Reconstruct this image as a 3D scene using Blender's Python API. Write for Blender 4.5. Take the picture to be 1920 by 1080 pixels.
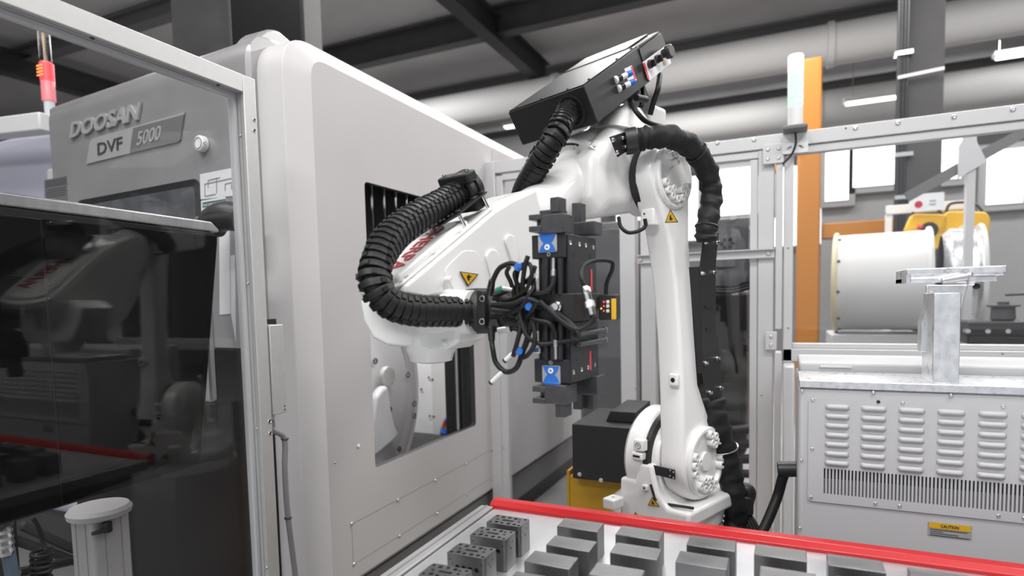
import bpy, bmesh, math, random
from mathutils import Vector as V, Matrix
for o in list(bpy.data.objects): bpy.data.objects.remove(o)
C = bpy.context.scene.collection
SC = bpy.context.scene
R = math.radians
random.seed(7)

# ------------------------------------------------------------------ camera
F = 1125.0; CX = 960.0; CY = 640.0
CAM = V((0, 0, 1.6))
_p, _y, _r = R(3.9), R(24.4), R(-1.3)
FW = V((-math.sin(_y)*math.cos(_p), math.cos(_y)*math.cos(_p), -math.sin(_p)))
_rt = V((math.cos(_y), math.sin(_y), 0)); _up = _rt.cross(FW)
RT = _rt*math.cos(_r) + _up*math.sin(_r)
UP = -_rt*math.sin(_r) + _up*math.cos(_r)
cd = bpy.data.cameras.new('camera'); cam = bpy.data.objects.new('camera', cd); C.objects.link(cam)
m = Matrix.Identity(4)
for i in range(3):
    m[i][0] = RT[i]; m[i][1] = UP[i]; m[i][2] = -FW[i]; m[i][3] = CAM[i]
cam.matrix_world = m
cd.sensor_width = 36; cd.sensor_fit = 'HORIZONTAL'
cd.lens = F/1920*36
cd.shift_y = (CY-540)/1920
cd.clip_start = .05; cd.clip_end = 100
cd.dof.use_dof = True; cd.dof.focus_distance = 1.85; cd.dof.aperture_fstop = 1.9
SC.camera = cam

# ------------------------------------------------------------------ light
SC.view_settings.view_transform = 'Standard'; SC.view_settings.look = 'None'
SC.view_settings.gamma = 1; SC.view_settings.use_curve_mapping = False
SC.view_settings.exposure = 0.25
w = bpy.data.worlds.new('world'); SC.world = w; w.use_nodes = True
w.node_tree.nodes['Background'].inputs[0].default_value = (.93, .96, 1, 1)
w.node_tree.nodes['Background'].inputs[1].default_value = .7
def area(name, loc, sx, sy, power, rot=(0, 0, 0), col=(1, .985, .97)):
    l = bpy.data.lights.new(name, 'AREA'); l.shape = 'RECTANGLE'; l.size = sx; l.size_y = sy
    l.energy = power; l.color = col
    o = bpy.data.objects.new(name, l); C.objects.link(o); o.location = loc; o.rotation_euler = rot
    return o
# rows of hall lamps under the ceiling
for i, (x, y, p) in enumerate([(-3.2, .2, 95), (1.6, .2, 150), (-.9, -2.6, 230), (3.2, 3.2, 120), (-.6, 4.6, 110), (-6, 5, 150), (-1, 7.0, 230), (3.9, 7.0, 220), (-7, 8, 240), (-1.5, 11.5, 70), (4.2, 11.5, 70), (-1, 15.4, 90), (5, 15.4, 90)]):
    area('hall_light', (x, y, 5.5), 3.2, .9, p)

# ------------------------------------------------------------------ helpers
def ray(px, py): return FW + RT*((px-CX)/F) + UP*((CY-py)/F)
def at(px, py, x=None, y=None, z=None):
    d = ray(px, py)
    if x is not None: t = (x-CAM.x)/d.x
    elif y is not None: t = (y-CAM.y)/d.y
    else: t = (z-CAM.z)/d.z
    return CAM + d*t
def on(px, py, o, n):
    d = ray(px, py); t = (V(o)-CAM).dot(n)/d.dot(n)
    return CAM + d*t
def mat(name, col, rough=.5, metal=0., coat=0., noise=0., nscale=20., bump=0., bscale=200., stretch=None, emit=0., ecol=None, spec=.5):
    m = bpy.data.materials.new(name); m.use_nodes = True
    nt = m.node_tree; b = nt.nodes['Principled BSDF']
    b.inputs['Base Color'].default_value = (*col, 1)
    b.inputs['Roughness'].default_value = rough; b.inputs['Metallic'].default_value = metal
    b.inputs['Specular IOR Level'].default_value = spec
    if coat: b.inputs['Coat Weight'].default_value = coat; b.inputs['Coat Roughness'].default_value = .08
    if emit:
        b.inputs['Emission Color'].default_value = (*(ecol or col), 1); b.inputs['Emission Strength'].default_value = emit
    tc = nt.nodes.new('ShaderNodeTexCoord'); mp = nt.nodes.new('ShaderNodeMapping')
    nt.links.new(tc.outputs['Object'], mp.inputs['Vector'])
    if stretch: mp.inputs['Scale'].default_value = stretch
    if noise:
        n = nt.nodes.new('ShaderNodeTexNoise'); n.inputs['Scale'].default_value = nscale; n.inputs['Detail'].default_value = 5
        nt.links.new(mp.outputs[0], n.inputs['Vector'])
        mx = nt.nodes.new('ShaderNodeMapRange'); mx.inputs[1].default_value = .3; mx.inputs[2].default_value = .7
        mx.inputs[3].default_value = 1-noise; mx.inputs[4].default_value = 1+noise
        nt.links.new(n.outputs['Fac'], mx.inputs[0])
        vm = nt.nodes.new('ShaderNodeVectorMath'); vm.operation = 'SCALE'; vm.inputs[0].default_value = col
        nt.links.new(mx.outputs[0], vm.inputs['Scale']); nt.links.new(vm.outputs[0], b.inputs['Base Color'])
        m2 = nt.nodes.new('ShaderNodeMath'); m2.operation = 'MULTIPLY'; m2.inputs[1].default_value = rough
        nt.links.new(mx.outputs[0], m2.inputs[0]); nt.links.new(m2.outputs[0], b.inputs['Roughness'])
    if bump:
        n = nt.nodes.new('ShaderNodeTexNoise'); n.inputs['Scale'].default_value = bscale; n.inputs['Detail'].default_value = 3
        nt.links.new(mp.outputs[0], n.inputs['Vector'])
        bp = nt.nodes.new('ShaderNodeBump'); bp.inputs['Strength'].default_value = bump; bp.inputs['Distance'].default_value = .002
        nt.links.new(n.outputs['Fac'], bp.inputs['Height']); nt.links.new(bp.outputs[0], b.inputs['Normal'])
    return m
def glass_mat(name, tint, ior=1.5, rough=0., boost=1.):
    m = bpy.data.materials.new(name); m.use_nodes = True; nt = m.node_tree
    nt.nodes.remove(nt.nodes['Principled BSDF']); out = nt.nodes['Material Output']
    t = nt.nodes.new('ShaderNodeBsdfTransparent'); t.inputs[0].default_value = (*tint, 1)
    g = nt.nodes.new('ShaderNodeBsdfGlossy'); g.inputs['Roughness'].default_value = rough
    # two sided Schlick reflectance: r0 + (1-r0)(1-|cos|)^5
    r0 = ((ior-1)/(ior+1))**2
    ge = nt.nodes.new('ShaderNodeNewGeometry'); dt = nt.nodes.new('ShaderNodeVectorMath'); dt.operation = 'DOT_PRODUCT'
    nt.links.new(ge.outputs['Incoming'], dt.inputs[0]); nt.links.new(ge.outputs['Normal'], dt.inputs[1])
    ab = nt.nodes.new('ShaderNodeMath'); ab.operation = 'ABSOLUTE'; nt.links.new(dt.outputs['Value'], ab.inputs[0])
    om = nt.nodes.new('ShaderNodeMath'); om.operation = 'SUBTRACT'; om.inputs[0].default_value = 1; nt.links.new(ab.outputs[0], om.inputs[1]); om.use_clamp = True
    pw = nt.nodes.new('ShaderNodeMath'); pw.operation = 'POWER'; pw.inputs[1].default_value = 5; nt.links.new(om.outputs[0], pw.inputs[0])
    f = nt.nodes.new('ShaderNodeMath'); f.operation = 'MULTIPLY_ADD'; f.inputs[1].default_value = 1-r0; f.inputs[2].default_value = r0; nt.links.new(pw.outputs[0], f.inputs[0])
    k = nt.nodes.new('ShaderNodeMath'); k.operation = 'MULTIPLY'; k.inputs[1].default_value = boost; k.use_clamp = True
    mx = nt.nodes.new('ShaderNodeMixShader')
    nt.links.new(f.outputs[0], k.inputs[0]); nt.links.new(k.outputs[0], mx.inputs[0])
    nt.links.new(t.outputs[0], mx.inputs[1]); nt.links.new(g.outputs[0], mx.inputs[2]); nt.links.new(mx.outputs[0], out.inputs[0])
    return m
M = dict(
    robot=mat('robot_white_paint', (.82, .82, .81), .28, coat=.5, bump=.12, bscale=90),
    robot_lid=mat('robot_lid_white', (.84, .84, .83), .3, coat=.4),
    mwhite=mat('machine_white_lightened', (.57, .557, .557), .5, noise=.02, nscale=3, bump=.05, bscale=400),  # flat panel's white lightened: brighter light on shell and chamfers put into the colour
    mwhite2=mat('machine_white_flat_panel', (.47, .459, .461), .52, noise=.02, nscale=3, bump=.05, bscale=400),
    cab=mat('cabinet_light_grey_paint', (.46, .465, .48), .5, bump=.08, bscale=500),
    silver=mat('machine_silver_cowl', (.37, .365, .37), .36, metal=.4, noise=.06, nscale=5, stretch=(1, 1, 1)),
    brush=mat('brushed_aluminium', (.62, .62, .63), .33, metal=1, noise=.06, nscale=60, stretch=(1, 1, .05)),
    alu=mat('anodised_aluminium_profile', (.50, .497, .495), .42, metal=.35, noise=.03, nscale=40),
    fence=mat('fence_light_grey_profile', (.60, .60, .61), .42, metal=.2),
    galv=mat('galvanised_sheet', (.72, .73, .75), .3, metal=.9, noise=.12, nscale=60),
    milled=mat('milled_aluminium', (.74, .75, .77), .3, metal=.85, noise=.16, nscale=45, stretch=(1, 1, .6), bump=.3, bscale=120),
    steel=mat('machined_steel', (.17, .17, .173), .34, metal=.8, noise=.16, nscale=14, stretch=(1, 6, 1)),
    steel_side=mat('sawn_steel', (.36, .36, .365), .4, metal=.85, noise=.2, nscale=30),
    tray=mat('tray_sheet_metal', (.60, .61, .63), .3, metal=.75, noise=.07, nscale=9),
    rail_alu=mat('dull_side_rail', (.30, .30, .305), .4, metal=.3),
    red=mat('red_painted_rail', (.45, .007, .011), .3, coat=.25),
    black=mat('black_plastic', (.018, .018, .019), .42),
    rubber=mat('black_rubber_hose', (.009, .0088, .009), .5, bump=.2, bscale=150, spec=.35),
    sleeve=mat('black_fabric_sleeve', (.014, .014, .015), .6, spec=.3, bump=.9, bscale=40),
    satin=mat('black_powder_coat', (.018, .0175, .019), .42, spec=.4, bump=.15, bscale=700),
    anod=mat('black_anodised_aluminium', (.024, .024, .027), .4, spec=.35, noise=.08, nscale=30),
    jaw=mat('dark_steel_jaw', (.075, .075, .08), .34, metal=.5, noise=.15, nscale=50),
    screen=mat('black_monitor_glass', (.004, .004, .004), .1, spec=.12),
    dark=mat('dark_machine_door', (.012, .0115, .012), .4, spec=.3),
    darkgrey=mat('dark_grey_steel', (.06, .058, .06), .5, noise=.15, nscale=4),
    midgrey=mat('mid_grey_paint', (.16, .157, .16), .5),
    yellow=mat('yellow_paint', (.45, .25, .01), .45, noise=.1, nscale=5),
    brightyellow=mat('bright_yellow', (.80, .45, .02), .4),
    label_yellow=mat('label_yellow', (.62, .36, .015), .5),
    blue=mat('gripper_blue', (.02, .14, .52), .35),
    orange=mat('orange_crane_paint', (.44, .16, .010), .45),
    orangeh=mat('orange_nozzle', (.85, .17, .03), .4),
    white=mat('white_plastic', (.80, .80, .80), .35),
    paper=mat('white_label', (.74, .75, .76), .4),
    redink=mat('red_ink', (.50, .012, .03), .4),
    redlabel=mat('red_label', (.62, .05, .07), .4),
    ink=mat('black_ink', (.01, .01, .012), .45),
    greyink=mat('grey_ink', (.30, .30, .31), .5),
    teal=mat('teal_label', (.008, .12, .10), .4),
    chrome=mat('chrome_screw', (.75, .75, .76), .2, metal=1),
    floor=mat('grey_sealed_concrete', (.24, .235, .235), .4, noise=.15, nscale=2.2),
    lav=mat('pale_lavender_panel', (.52, .53, .62), .45),
    inner=mat('machine_interior_white', (.70, .70, .715), .4, noise=.05, nscale=5),
    clear=glass_mat('clear_plexiglass', (.93, .935, .94), 1.45),
    smoke=glass_mat('left_plexiglass', (.95, .95, .955), 1.5, boost=.85),
    grey_glass=glass_mat('machine_window_glass', (.25, .25, .26), 1.5),
    lit=mat('lamp_panel', (1, 1, 1), .5, emit=3.2, ecol=(1, .99, .97)),
    daylight=mat('daylight_and_reflection_glow', (1, 1, 1), .5, emit=1.7, ecol=(.97, .985, 1)),
    redlamp=mat('red_signal_lamp', (.8, .06, .06), .3, emit=.9, ecol=(1, .07, .08)),
    glowred=mat('amber_lamp_core', (1, .3, .1), .3, emit=2.5, ecol=(1, .22, .05)),
    whitelamp=mat('white_signal_lamp', (.9, 1, .95), .3, emit=.85, ecol=(.85, 1, .92)),
    greenlamp=mat('pale_green_signal_lamp', (.5, .75, .62), .3, emit=.35, ecol=(.6, 1, .78)),
    deck=mat('ceiling_deck_grey', (.55, .54, .54), .6, noise=.12, nscale=.8),
    wallm=mat('hall_wall_grey', (.27, .267, .267), .6, noise=.06, nscale=1),
    duct=mat('pale_duct_metal', (.66, .655, .65), .6),
    beam=mat('dark_roof_beam', (.03, .029, .03), .5),
    translucent=mat('grey_rubber_cable', (.25, .25, .255), .45),
)
WL = {}
def wl(o): return WL.get(o.name, V((0, 0, 0)))
def tag(o, label=None, cat=None, group=None, kind=None):
    if label: o['label'] = label
    if cat: o['category'] = cat
    if group: o['group'] = group
    if kind: o['kind'] = kind
    return o
def empty(name, loc, label, cat, group=None):
    o = bpy.data.objects.new(name, None); C.objects.link(o); o.location = loc; o.empty_display_size = .05
    WL[o.name] = V(loc); return tag(o, label, cat, group)
def basis(z, hint=None):
    z = V(z).normalized()
    h = V(hint) if hint else (V((0, 0, 1)) if abs(z.z) < .9 else V((0, 1, 0)))
    x = h.cross(z).normalized(); y = z.cross(x)
    return x, y, z
def catmull(pts, n=8):
    P = [V(p) for p in pts]; P = [P[0]*2-P[1]] + P + [P[-1]*2-P[-2]]; out = []
    for i in range(1, len(P)-2):
        for k in range(n):
            t = k/n; a, b, c, d = P[i-1:i+3]
            out.append(.5*((2*b)+(c-a)*t+(2*a-5*b+4*c-d)*t*t+(3*b-a-3*c+d)*t**3))
    out.append(P[-2]); return out
class MB:
    def __init__(s): s.bm = bmesh.new()
    def add(s, vs, fs):
        b = [s.bm.verts.new(v) for v in vs]
        for f in fs:
            try: s.bm.faces.new([b[i] for i in f])
            except ValueError: pass
        return s
    def box(s, x0, x1, y0, y1, z0, z1):
        return s.obox((x0, y0, z0), (x1-x0, 0, 0), (0, y1-y0, 0), (0, 0, z1-z0))
    def obox(s, o, a, b, c):
        o, a, b, c = V(o), V(a), V(b), V(c)
        if a.cross(b).dot(c) < 0: a, b = b, a
        vs = [o, o+a, o+a+b, o+b]; vs += [v+c for v in vs]
        return s.add(vs, [(3, 2, 1, 0), (4, 5, 6, 7), (0, 1, 5, 4), (1, 2, 6, 5), (2, 3, 7, 6), (3, 0, 4, 7)])
    def cbox(s, c, a, b, d, la, lb, ld):
        a, b, d = V(a).normalized()*la, V(b).normalized()*lb, V(d).normalized()*ld
        return s.obox(V(c)-(a+b+d)/2, a, b, d)
    def prism(s, pts, vec):
        pts = [V(p) for p in pts]; n = len(pts); vec = V(vec)
        nn = V((0, 0, 0))
        for i in range(n): nn += pts[i].cross(pts[(i+1) % n])
        if nn.dot(vec) < 0: pts = pts[::-1]
        vs = pts + [p+vec for p in pts]
        return s.add(vs, [tuple(range(n))[::-1], tuple(range(n, 2*n))] + [(i, (i+1) % n, n+(i+1) % n, n+i) for i in range(n)])
    def loft(s, rings, caps=True, closed=True):
        n = len(rings[0]); vs = [V(p) for r in rings for p in r]; fs = []
        for k in range(len(rings)-1):
            for i in range(n if closed else n-1):
                j = (i+1) % n; fs.append((k*n+i, k*n+j, (k+1)*n+j, (k+1)*n+i))
        if caps: fs += [tuple(range(n))[::-1], tuple(range((len(rings)-1)*n, len(rings)*n))]
        return s.add(vs, fs)
    def lathe(s, c, axis, prof, n=32, caps=True):
        x, y, z = basis(axis); c = V(c)
        return s.loft([[c+z*h+(x*math.cos(2*math.pi*i/n)+y*math.sin(2*math.pi*i/n))*r for i in range(n)] for h, r in prof], caps)
    def cyl(s, a, b, r, r2=None, n=24):
        a, b = V(a), V(b); d = b-a
        return s.lathe(a, d, [(0, r), (d.length, r if r2 is None else r2)], n)
    def tube(s, pts, r, n=10, caps=True):
        P = [V(p) for p in pts]; N = len(P); rr = r if isinstance(r, (list, tuple)) else [r]*N
        t0 = (P[1]-P[0]).normalized(); x, y, _ = basis(t0); rings = []; pt = t0
        for i in range(N):
            t = (P[min(i+1, N-1)]-P[max(i-1, 0)]).normalized()
            q = pt.rotation_difference(t); x = q @ x; y = q @ y; pt = t
            rings.append([P[i]+(x*math.cos(2*math.pi*k/n)+y*math.sin(2*math.pi*k/n))*rr[i] for k in range(n)])
        return s.loft(rings, caps)
    def sphere(s, c, r, n=16, sq=(1, 1, 1)):
        ret = bmesh.ops.create_uvsphere(s.bm, u_segments=n, v_segments=max(6, n//2), radius=r, matrix=Matrix.Translation(V(c)) @ Matrix.Diagonal((*sq, 1)))
        return s
    def torus(s, c, axis, R_, r, n=32, k=8, a0=0, a1=2*math.pi):
        x, y, z = basis(axis); c = V(c); full = abs(a1-a0) > 6.28
        m = n if full else n+1; rings = []
        for i in range(m):
            a = a0+(a1-a0)*i/n; d = x*math.cos(a)+y*math.sin(a)
            rings.append([c+d*(R_+r*math.cos(2*math.pi*j/k))+z*r*math.sin(2*math.pi*j/k) for j in range(k)])
        if full: rings.append(rings[0])
        return s.loft(rings, not full)
    def quad(s, pts):
        return s.add([V(p) for p in pts], [tuple(range(len(pts)))])
    def holed(s, outer, inners, vec=None):
        # flat plate with holes; given thickness vec it gets sides too
        loops = [outer]+inners; front = []
        for L in loops:
            vs = [s.bm.verts.new(V(p)) for p in L]
            front += [s.bm.edges.new((vs[i], vs[(i+1) % len(vs)])) for i in range(len(vs))]
        r = bmesh.ops.triangle_fill(s.bm, edges=front, use_beauty=True)
        fs = [f for f in r['geom'] if isinstance(f, bmesh.types.BMFace)]
        if vec is not None:
            e = bmesh.ops.extrude_face_region(s.bm, geom=fs)
            bmesh.ops.translate(s.bm, verts=[v for v in e['geom'] if isinstance(v, bmesh.types.BMVert)], vec=V(vec))
        return s
    def build(s, name, m, parent=None, bevel=0., seg=2, ang=35, sharp=35, merge=True, hollow=False):
        if merge: bmesh.ops.remove_doubles(s.bm, verts=s.bm.verts, dist=1e-6)
        bmesh.ops.recalc_face_normals(s.bm, faces=s.bm.faces)
        xs = [v.co for v in s.bm.verts]
        lo = V((min(c.x for c in xs), min(c.y for c in xs), min(c.z for c in xs))); hi = V((max(c.x for c in xs), max(c.y for c in xs), max(c.z for c in xs)))
        c = V(((lo.x+hi.x)/2, (lo.y+hi.y)/2, lo.z if parent is None else (lo.z+hi.z)/2))
        for v in s.bm.verts: v.co -= c
        for f in s.bm.faces: f.smooth = True
        me = bpy.data.meshes.new(name); s.bm.to_mesh(me); s.bm.free()
        me.set_sharp_from_angle(angle=R(sharp))
        mm = M[m] if isinstance(m, str) else m
        me.materials.append(mm)
        o = bpy.data.objects.new(name, me); C.objects.link(o)
        WL[o.name] = c
        if parent: o.parent = parent; o.location = c-wl(parent)
        else: o.location = c
        if bevel:
            b = o.modifiers.new('bevel', 'BEVEL'); b.width = bevel; b.segments = seg; b.limit_method = 'ANGLE'; b.angle_limit = R(ang)
            b.harden_normals = False
        return o
def dup(o, off, parent=None, link=True):
    c = o.copy(); C.objects.link(c); WL[c.name] = wl(o)+V(off)
    if parent is not None: c.parent = parent; c.location = WL[c.name]-wl(parent)
    else: c.location = WL[c.name]
    for ch in list(o.children):
        d = ch.copy(); C.objects.link(d); d.parent = c
        for g in ch.children:
            e = g.copy(); C.objects.link(e); e.parent = d
    return c
def text(name, s, o, xv, yv, m, parent, depth=.001, bold=0., n=None, skew=0):
    """lettering filling the parallelogram o, o+xv, o+yv"""
    cu = bpy.data.curves.new(name, 'FONT'); cu.body = s; cu.offset = bold; cu.resolution_u = 3
    ob = bpy.data.objects.new(name+'_tmp', cu); C.objects.link(ob)
    dg = bpy.context.evaluated_depsgraph_get(); me = bpy.data.meshes.new_from_object(ob.evaluated_get(dg))
    bpy.data.objects.remove(ob)
    xs = [v.co.x for v in me.vertices]; ys = [v.co.y for v in me.vertices]
    x0, x1, y0, y1 = min(xs), max(xs), min(ys), max(ys)
    xv, yv, o = V(xv), V(yv), V(o); nn = (V(n) if n else xv.cross(yv)).normalized()
    b = bmesh.new(); b.from_mesh(me); bpy.data.meshes.remove(me)
    for v in b.verts:
        a = (v.co.x-x0)/(x1-x0); c = (v.co.y-y0)/(y1-y0)
        v.co = o+xv*a+yv*c
    if depth:
        e = bmesh.ops.extrude_face_region(b, geom=list(b.faces))
        bmesh.ops.translate(b, verts=[v for v in e['geom'] if isinstance(v, bmesh.types.BMVert)], vec=nn*depth)
    k = MB(); k.bm.free(); k.bm = b
    ob = k.build(name, m, parent, sharp=20)
    return ob
def rrect(w, h, r, n=5):
    out = []
    for cx, cy, a0 in ((w/2-r, h/2-r, 0), (-w/2+r, h/2-r, 90), (-w/2+r, -h/2+r, 180), (w/2-r, -h/2+r, 270)):
        for k in range(n+1):
            a = R(a0+90*k/n); out.append((cx+r*math.cos(a), cy+r*math.sin(a)))
    return out
def fillet(pts, r, n=5):
    """2d polygon with rounded corners; r one radius or a list"""
    out = []; N = len(pts)
    for i in range(N):
        p = V((*pts[i], 0)); a = V((*pts[i-1], 0)); b = V((*pts[(i+1) % N], 0))
        rr = r[i] if isinstance(r, (list, tuple)) else r
        if rr <= 0: out.append((p.x, p.y)); continue
        u = (a-p).normalized(); v = (b-p).normalized(); th = u.angle(v); d = min(rr/math.tan(th/2), (a-p).length*.48, (b-p).length*.48)
        s, e = p+u*d, p+v*d
        for k in range(n+1):
            t = k/n; q = s*(1-t)**2+p*2*t*(1-t)+e*t*t; out.append((q.x, q.y))
    return out
_screw = {}
def screw(p, nrm, parent, r=.006, m='chrome', name='screw'):
    key = (tuple(round(c, 3) for c in nrm), r, m)
    if key not in _screw:
        x, y, z = basis(nrm)
        k = MB(); k.lathe((0, 0, 0), nrm, [(0, r), (r*.35, r*.95), (r*.6, r*.7), (r*.68, r*.35), (r*.45, r*.3)], 12)
        bmesh.ops.recalc_face_normals(k.bm, faces=k.bm.faces)
        me = bpy.data.meshes.new('screw')
        for f in k.bm.faces: f.smooth = True
        k.bm.to_mesh(me); k.bm.free(); me.materials.append(M[m]); _screw[key] = me
    o = bpy.data.objects.new(name, _screw[key]); C.objects.link(o); WL[o.name] = V(p)
    o.parent = parent; o.location = V(p)-wl(parent); return o
def struct(o): o['kind'] = 'structure'; return o
# ================================================================== SETTING
def setbox(name, m, *a): return struct(MB().box(*a).build(name, m))
setbox('floor', 'floor', -16, 12, -9, 18, -.1, 0)
HZ = 6.0
setbox('ceiling', 'deck', -16, 12, -9, 18, HZ, HZ+.1)
setbox('wall_back', 'wallm', -16, 12, 18, 18.2, 0, HZ)
setbox('wall_left', 'wallm', -16.2, -16, -9, 18, 0, HZ)
setbox('wall_right', 'wallm', 12, 12.2, -9, 18, 0, HZ)
# hall windows in the far wall
for i, (x0, x1, z0, z1) in enumerate([(-12.5, -9.5, 3.2, 5), (-8.6, -5.4, 3.2, 5), (-4.6, -1.4, 3.2, 5), (-.6, 1.9, 2.9, 5), (2.5, 5.0, 2.9, 5), (6.0, 8.6, 3.2, 5)]):
    f = MB()
    for a in ((x0-.1, x0, z0-.1, z1+.1), (x1, x1+.1, z0-.1, z1+.1), (x0, x1, z0-.1, z0), (x0, x1, z1, z1+.1), ((x0+x1)/2-.04, (x0+x1)/2+.04, z0, z1)):
        f.box(a[0], a[1], 17.88, 18, a[2], a[3])
    wf = struct(f.build('window_%d' % (i+1), 'midgrey'))
    MB().box(x0, x1, 17.96, 17.99, z0, z1).build('window_pane', 'daylight', wf)
# roof steel: dark main beam running away, cross purlins and pale ducts
def sideways(name, y, z, hy, hz, m, label, cat, x0=-15.8, x1=11.8, group=None):
    return tag(MB().box(x0, x1, y-hy, y+hy, z-hz, z+hz).build(name, m), label, cat, group)
p = at(905, 65, z=5.4); x = p.x
def ibeam(x0, y0, y1, z, h, wd):
    k = MB(); k.box(x0-wd, x0+wd, y0, y1, z-h, z-h+.03); k.box(x0-wd, x0+wd, y0, y1, z+h-.03, z+h); k.box(x0-.02, x0+.02, y0, y1, z-h+.03, z+h-.03); return k
struct(ibeam(x, -8.8, 10.4, 5.62, .2, .1).build('trim_1', 'beam'))
struct(ibeam(x+8.2, -8.8, 17.8, 5.62, .2, .1).build('trim_2', 'beam'))
struct(ibeam(x-7.5, -8.8, 17.8, 5.62, .2, .1).build('trim_3', 'beam'))
n = 4
for y, z, hz, mm in [(-6, 5.85, .1, 'darkgrey'), (-3, 5.85, .1, 'darkgrey'), (3.9, 5.85, .09, 'midgrey'), (6.1, 5.85, .12, 'midgrey'), (8.4, 5.75, .2, 'darkgrey'), (11.0, 5.8, .16, 'midgrey'), (14.2, 5.7, .2, 'midgrey')]:
    k = MB(); k.box(-15.9, 11.9, y-.1, y+.1, z-hz, z-hz+.02); k.box(-15.9, 11.9, y-.1, y+.1, z+hz-.02, z+hz); k.box(-15.9, 11.9, y-.015, y+.015, z-hz+.02, z+hz-.02)
    struct(k.build('trim_%d' % n, mm)); n += 1
def round_duct(y, z, r, x0, x1, label, bands=6):
    t = empty('ventilation_duct', ((x0+x1)/2, y, z-r), label, 'duct')
    MB().cyl((x0, y, z), (x1, y, z), r, n=32).build('duct_pipe', 'duct', t)
    for i in range(bands):
        xx = x0+(x1-x0)*(i+.5)/bands
        MB().lathe((xx-.05, y, z), (1, 0, 0), [(0, r+.004), (.01, r+.03), (.09, r+.03), (.1, r+.004)], 32).build('duct_collar', 'duct', t)
    return t
round_duct(10.0, 5.15, .28, -14, 11, 'pale round ventilation duct nearest the camera under the roof')
round_duct(13.0, 5.05, .34, -14, 11, 'thicker pale round duct further away, above the far hall windows')
def strip_light(x, y, z, L, label):
    t = empty('strip_light', (x, y, z), label, 'ceiling light')
    MB().box(x-L/2, x+L/2, y-.09, y+.09, z+.03, z+.1).build('lamp_housing', 'white', t, bevel=.01)
    for xx in (x-L*.35, x+L*.35): MB().cyl((xx, y, z+.1), (xx, y, HZ), .006, n=8).build('hanger', 'chrome', t)
    MB().box(x-L/2+.04, x+L/2-.04, y-.06, y+.06, z, z+.03).build('lamp_diffuser', 'lit', t, bevel=.005)
q = at(1900, 90, y=12)
strip_light(q.x, 12, min(q.z, 5.2), .5, 'small bright hall lamp glowing at the right edge, beyond the dark column')
for i, (px, py, yy, L) in enumerate([(985, 235, 11.8, 1.0), (1640, 190, 11.6, .9)]):
    q = at(px, py, y=yy)
    strip_light(q.x, yy, min(q.z, 5.4), L, ['hall strip light far behind, seen low over the white machine roof', 'hall strip light between the orange crane post and the dark column'][i])

# ---------------------------------------------------------------- things behind the rear fence
t = empty('crane_frame', at(1515, 640, y=8.0)*1, 'orange painted steel crane post with brace and beam behind the fence', 'crane')
a, b = at(1497, 112, y=8), at(1542, 112, y=8); zt_ = a.z
MB().box(a.x, b.x, 8, 8.3, 0, zt_).build('post', 'orange', t, bevel=.02)
a, b = at(1500, 250, y=8.1), at(1425, 330, y=8.1)
MB().cbox((a+b)/2, b-a, (0, 1, 0), (b-a).cross(V((0, 1, 0))), (b-a).length, .16, .22).build('brace', 'orange', t, bevel=.01)
a, b = at(1542, 420, y=8.1), at(1692, 440, y=8.1)
MB().box(a.x, b.x, 8.05, 8.25, b.z, a.z).build('beam', 'orange', t, bevel=.01)
t = empty('building_column', (at(1728, 400, y=7.4).x, 7.55, 0), 'dark steel building column with conduits up its left side', 'column')
a, b = at(1702, 100, y=7.4), at(1771, 100, y=7.4)
k = MB(); k.box(a.x, b.x, 7.4, 7.43, 0, HZ); k.box(a.x, b.x, 7.7, 7.73, 0, HZ); k.box((a.x+b.x)/2-.012, (a.x+b.x)/2+.012, 7.43, 7.7, 0, HZ); k.build('steel_section', 'darkgrey', t)
for i, px in enumerate((1687, 1694, 1700)):
    c = at(px, 100, y=7.35); MB().cyl((c.x, 7.35, 0), (c.x, 7.35, HZ), .026-.004*i, n=10).build('conduit', 'black', t)
for py in (100, 290, 370):
    c = at(1694, py, y=7.35); MB().box(c.x-.08, c.x+.08, 7.32, 7.4, c.z-.02, c.z+.02).build('pipe_clip', 'chrome', t)
c0, c1 = at(1684, 148, y=7.28), at(1771, 130, y=7.28)
tag(MB().obox(c0, c1-c0, (0, .02, 0), (0, 0, .03)).build('reflective_tape', 'white'), 'white tape band wrapped slanting across the dark column', 'tape')
# big drum
t = empty('metal_drum', at(1660, 640, y=5.6), 'large pale metal drum lying on its side with rusty yellow rims', 'drum')
c0 = at(1566, 530, y=5.6); c1 = at(1742, 525, y=5.6); dz = (at(1640, 430, y=5.6).z-at(1640, 617, y=5.6).z)/2
ax = (V((1, -.12, 0))).normalized(); L = (c1.x-c0.x)*.98
st = V((c0.x+.02, 5.75, c0.z+.0))
MB().lathe(st, ax, [(0, dz*.98), (.03, dz*.98), (L, dz*.98), (L, dz*.9), (.05, dz*.9)], 64, caps=False).build('shell', 'duct', t)
MB().torus(st, ax, dz, .02, 64).build('rim', mat('rust_yellow_rim', (.62, .55, .36), .5), t)
MB().torus(st+ax*L, ax, dz, .022, 64).build('rim', 'duct', t)
MB().lathe(st+ax*.03, ax, [(0, dz*.9), (.01, dz*.9)], 64).build('end_plate', 'midgrey', t)
for k_ in range(10):
    x_, y_, z_ = basis(ax); a_ = k_*.628+.2
    screw(st+ax*.03+(x_*math.cos(a_)+y_*math.sin(a_))*dz*.985, x_*math.cos(a_)+y_*math.sin(a_), t, .012, 'darkgrey', 'rivet')
b0, b1 = at(1558, 615, y=5.5), at(1738, 640, y=5.5)
t2 = empty('drum_cradle', at(1650, 660, y=5.6), 'white painted cradle under the large metal drum', 'stand')
MB().box(b0.x, b1.x, 5.5, 6.1, b1.z-.1, st.z-dz-.02).build('saddle', 'fence', t2, bevel=.01)
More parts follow.
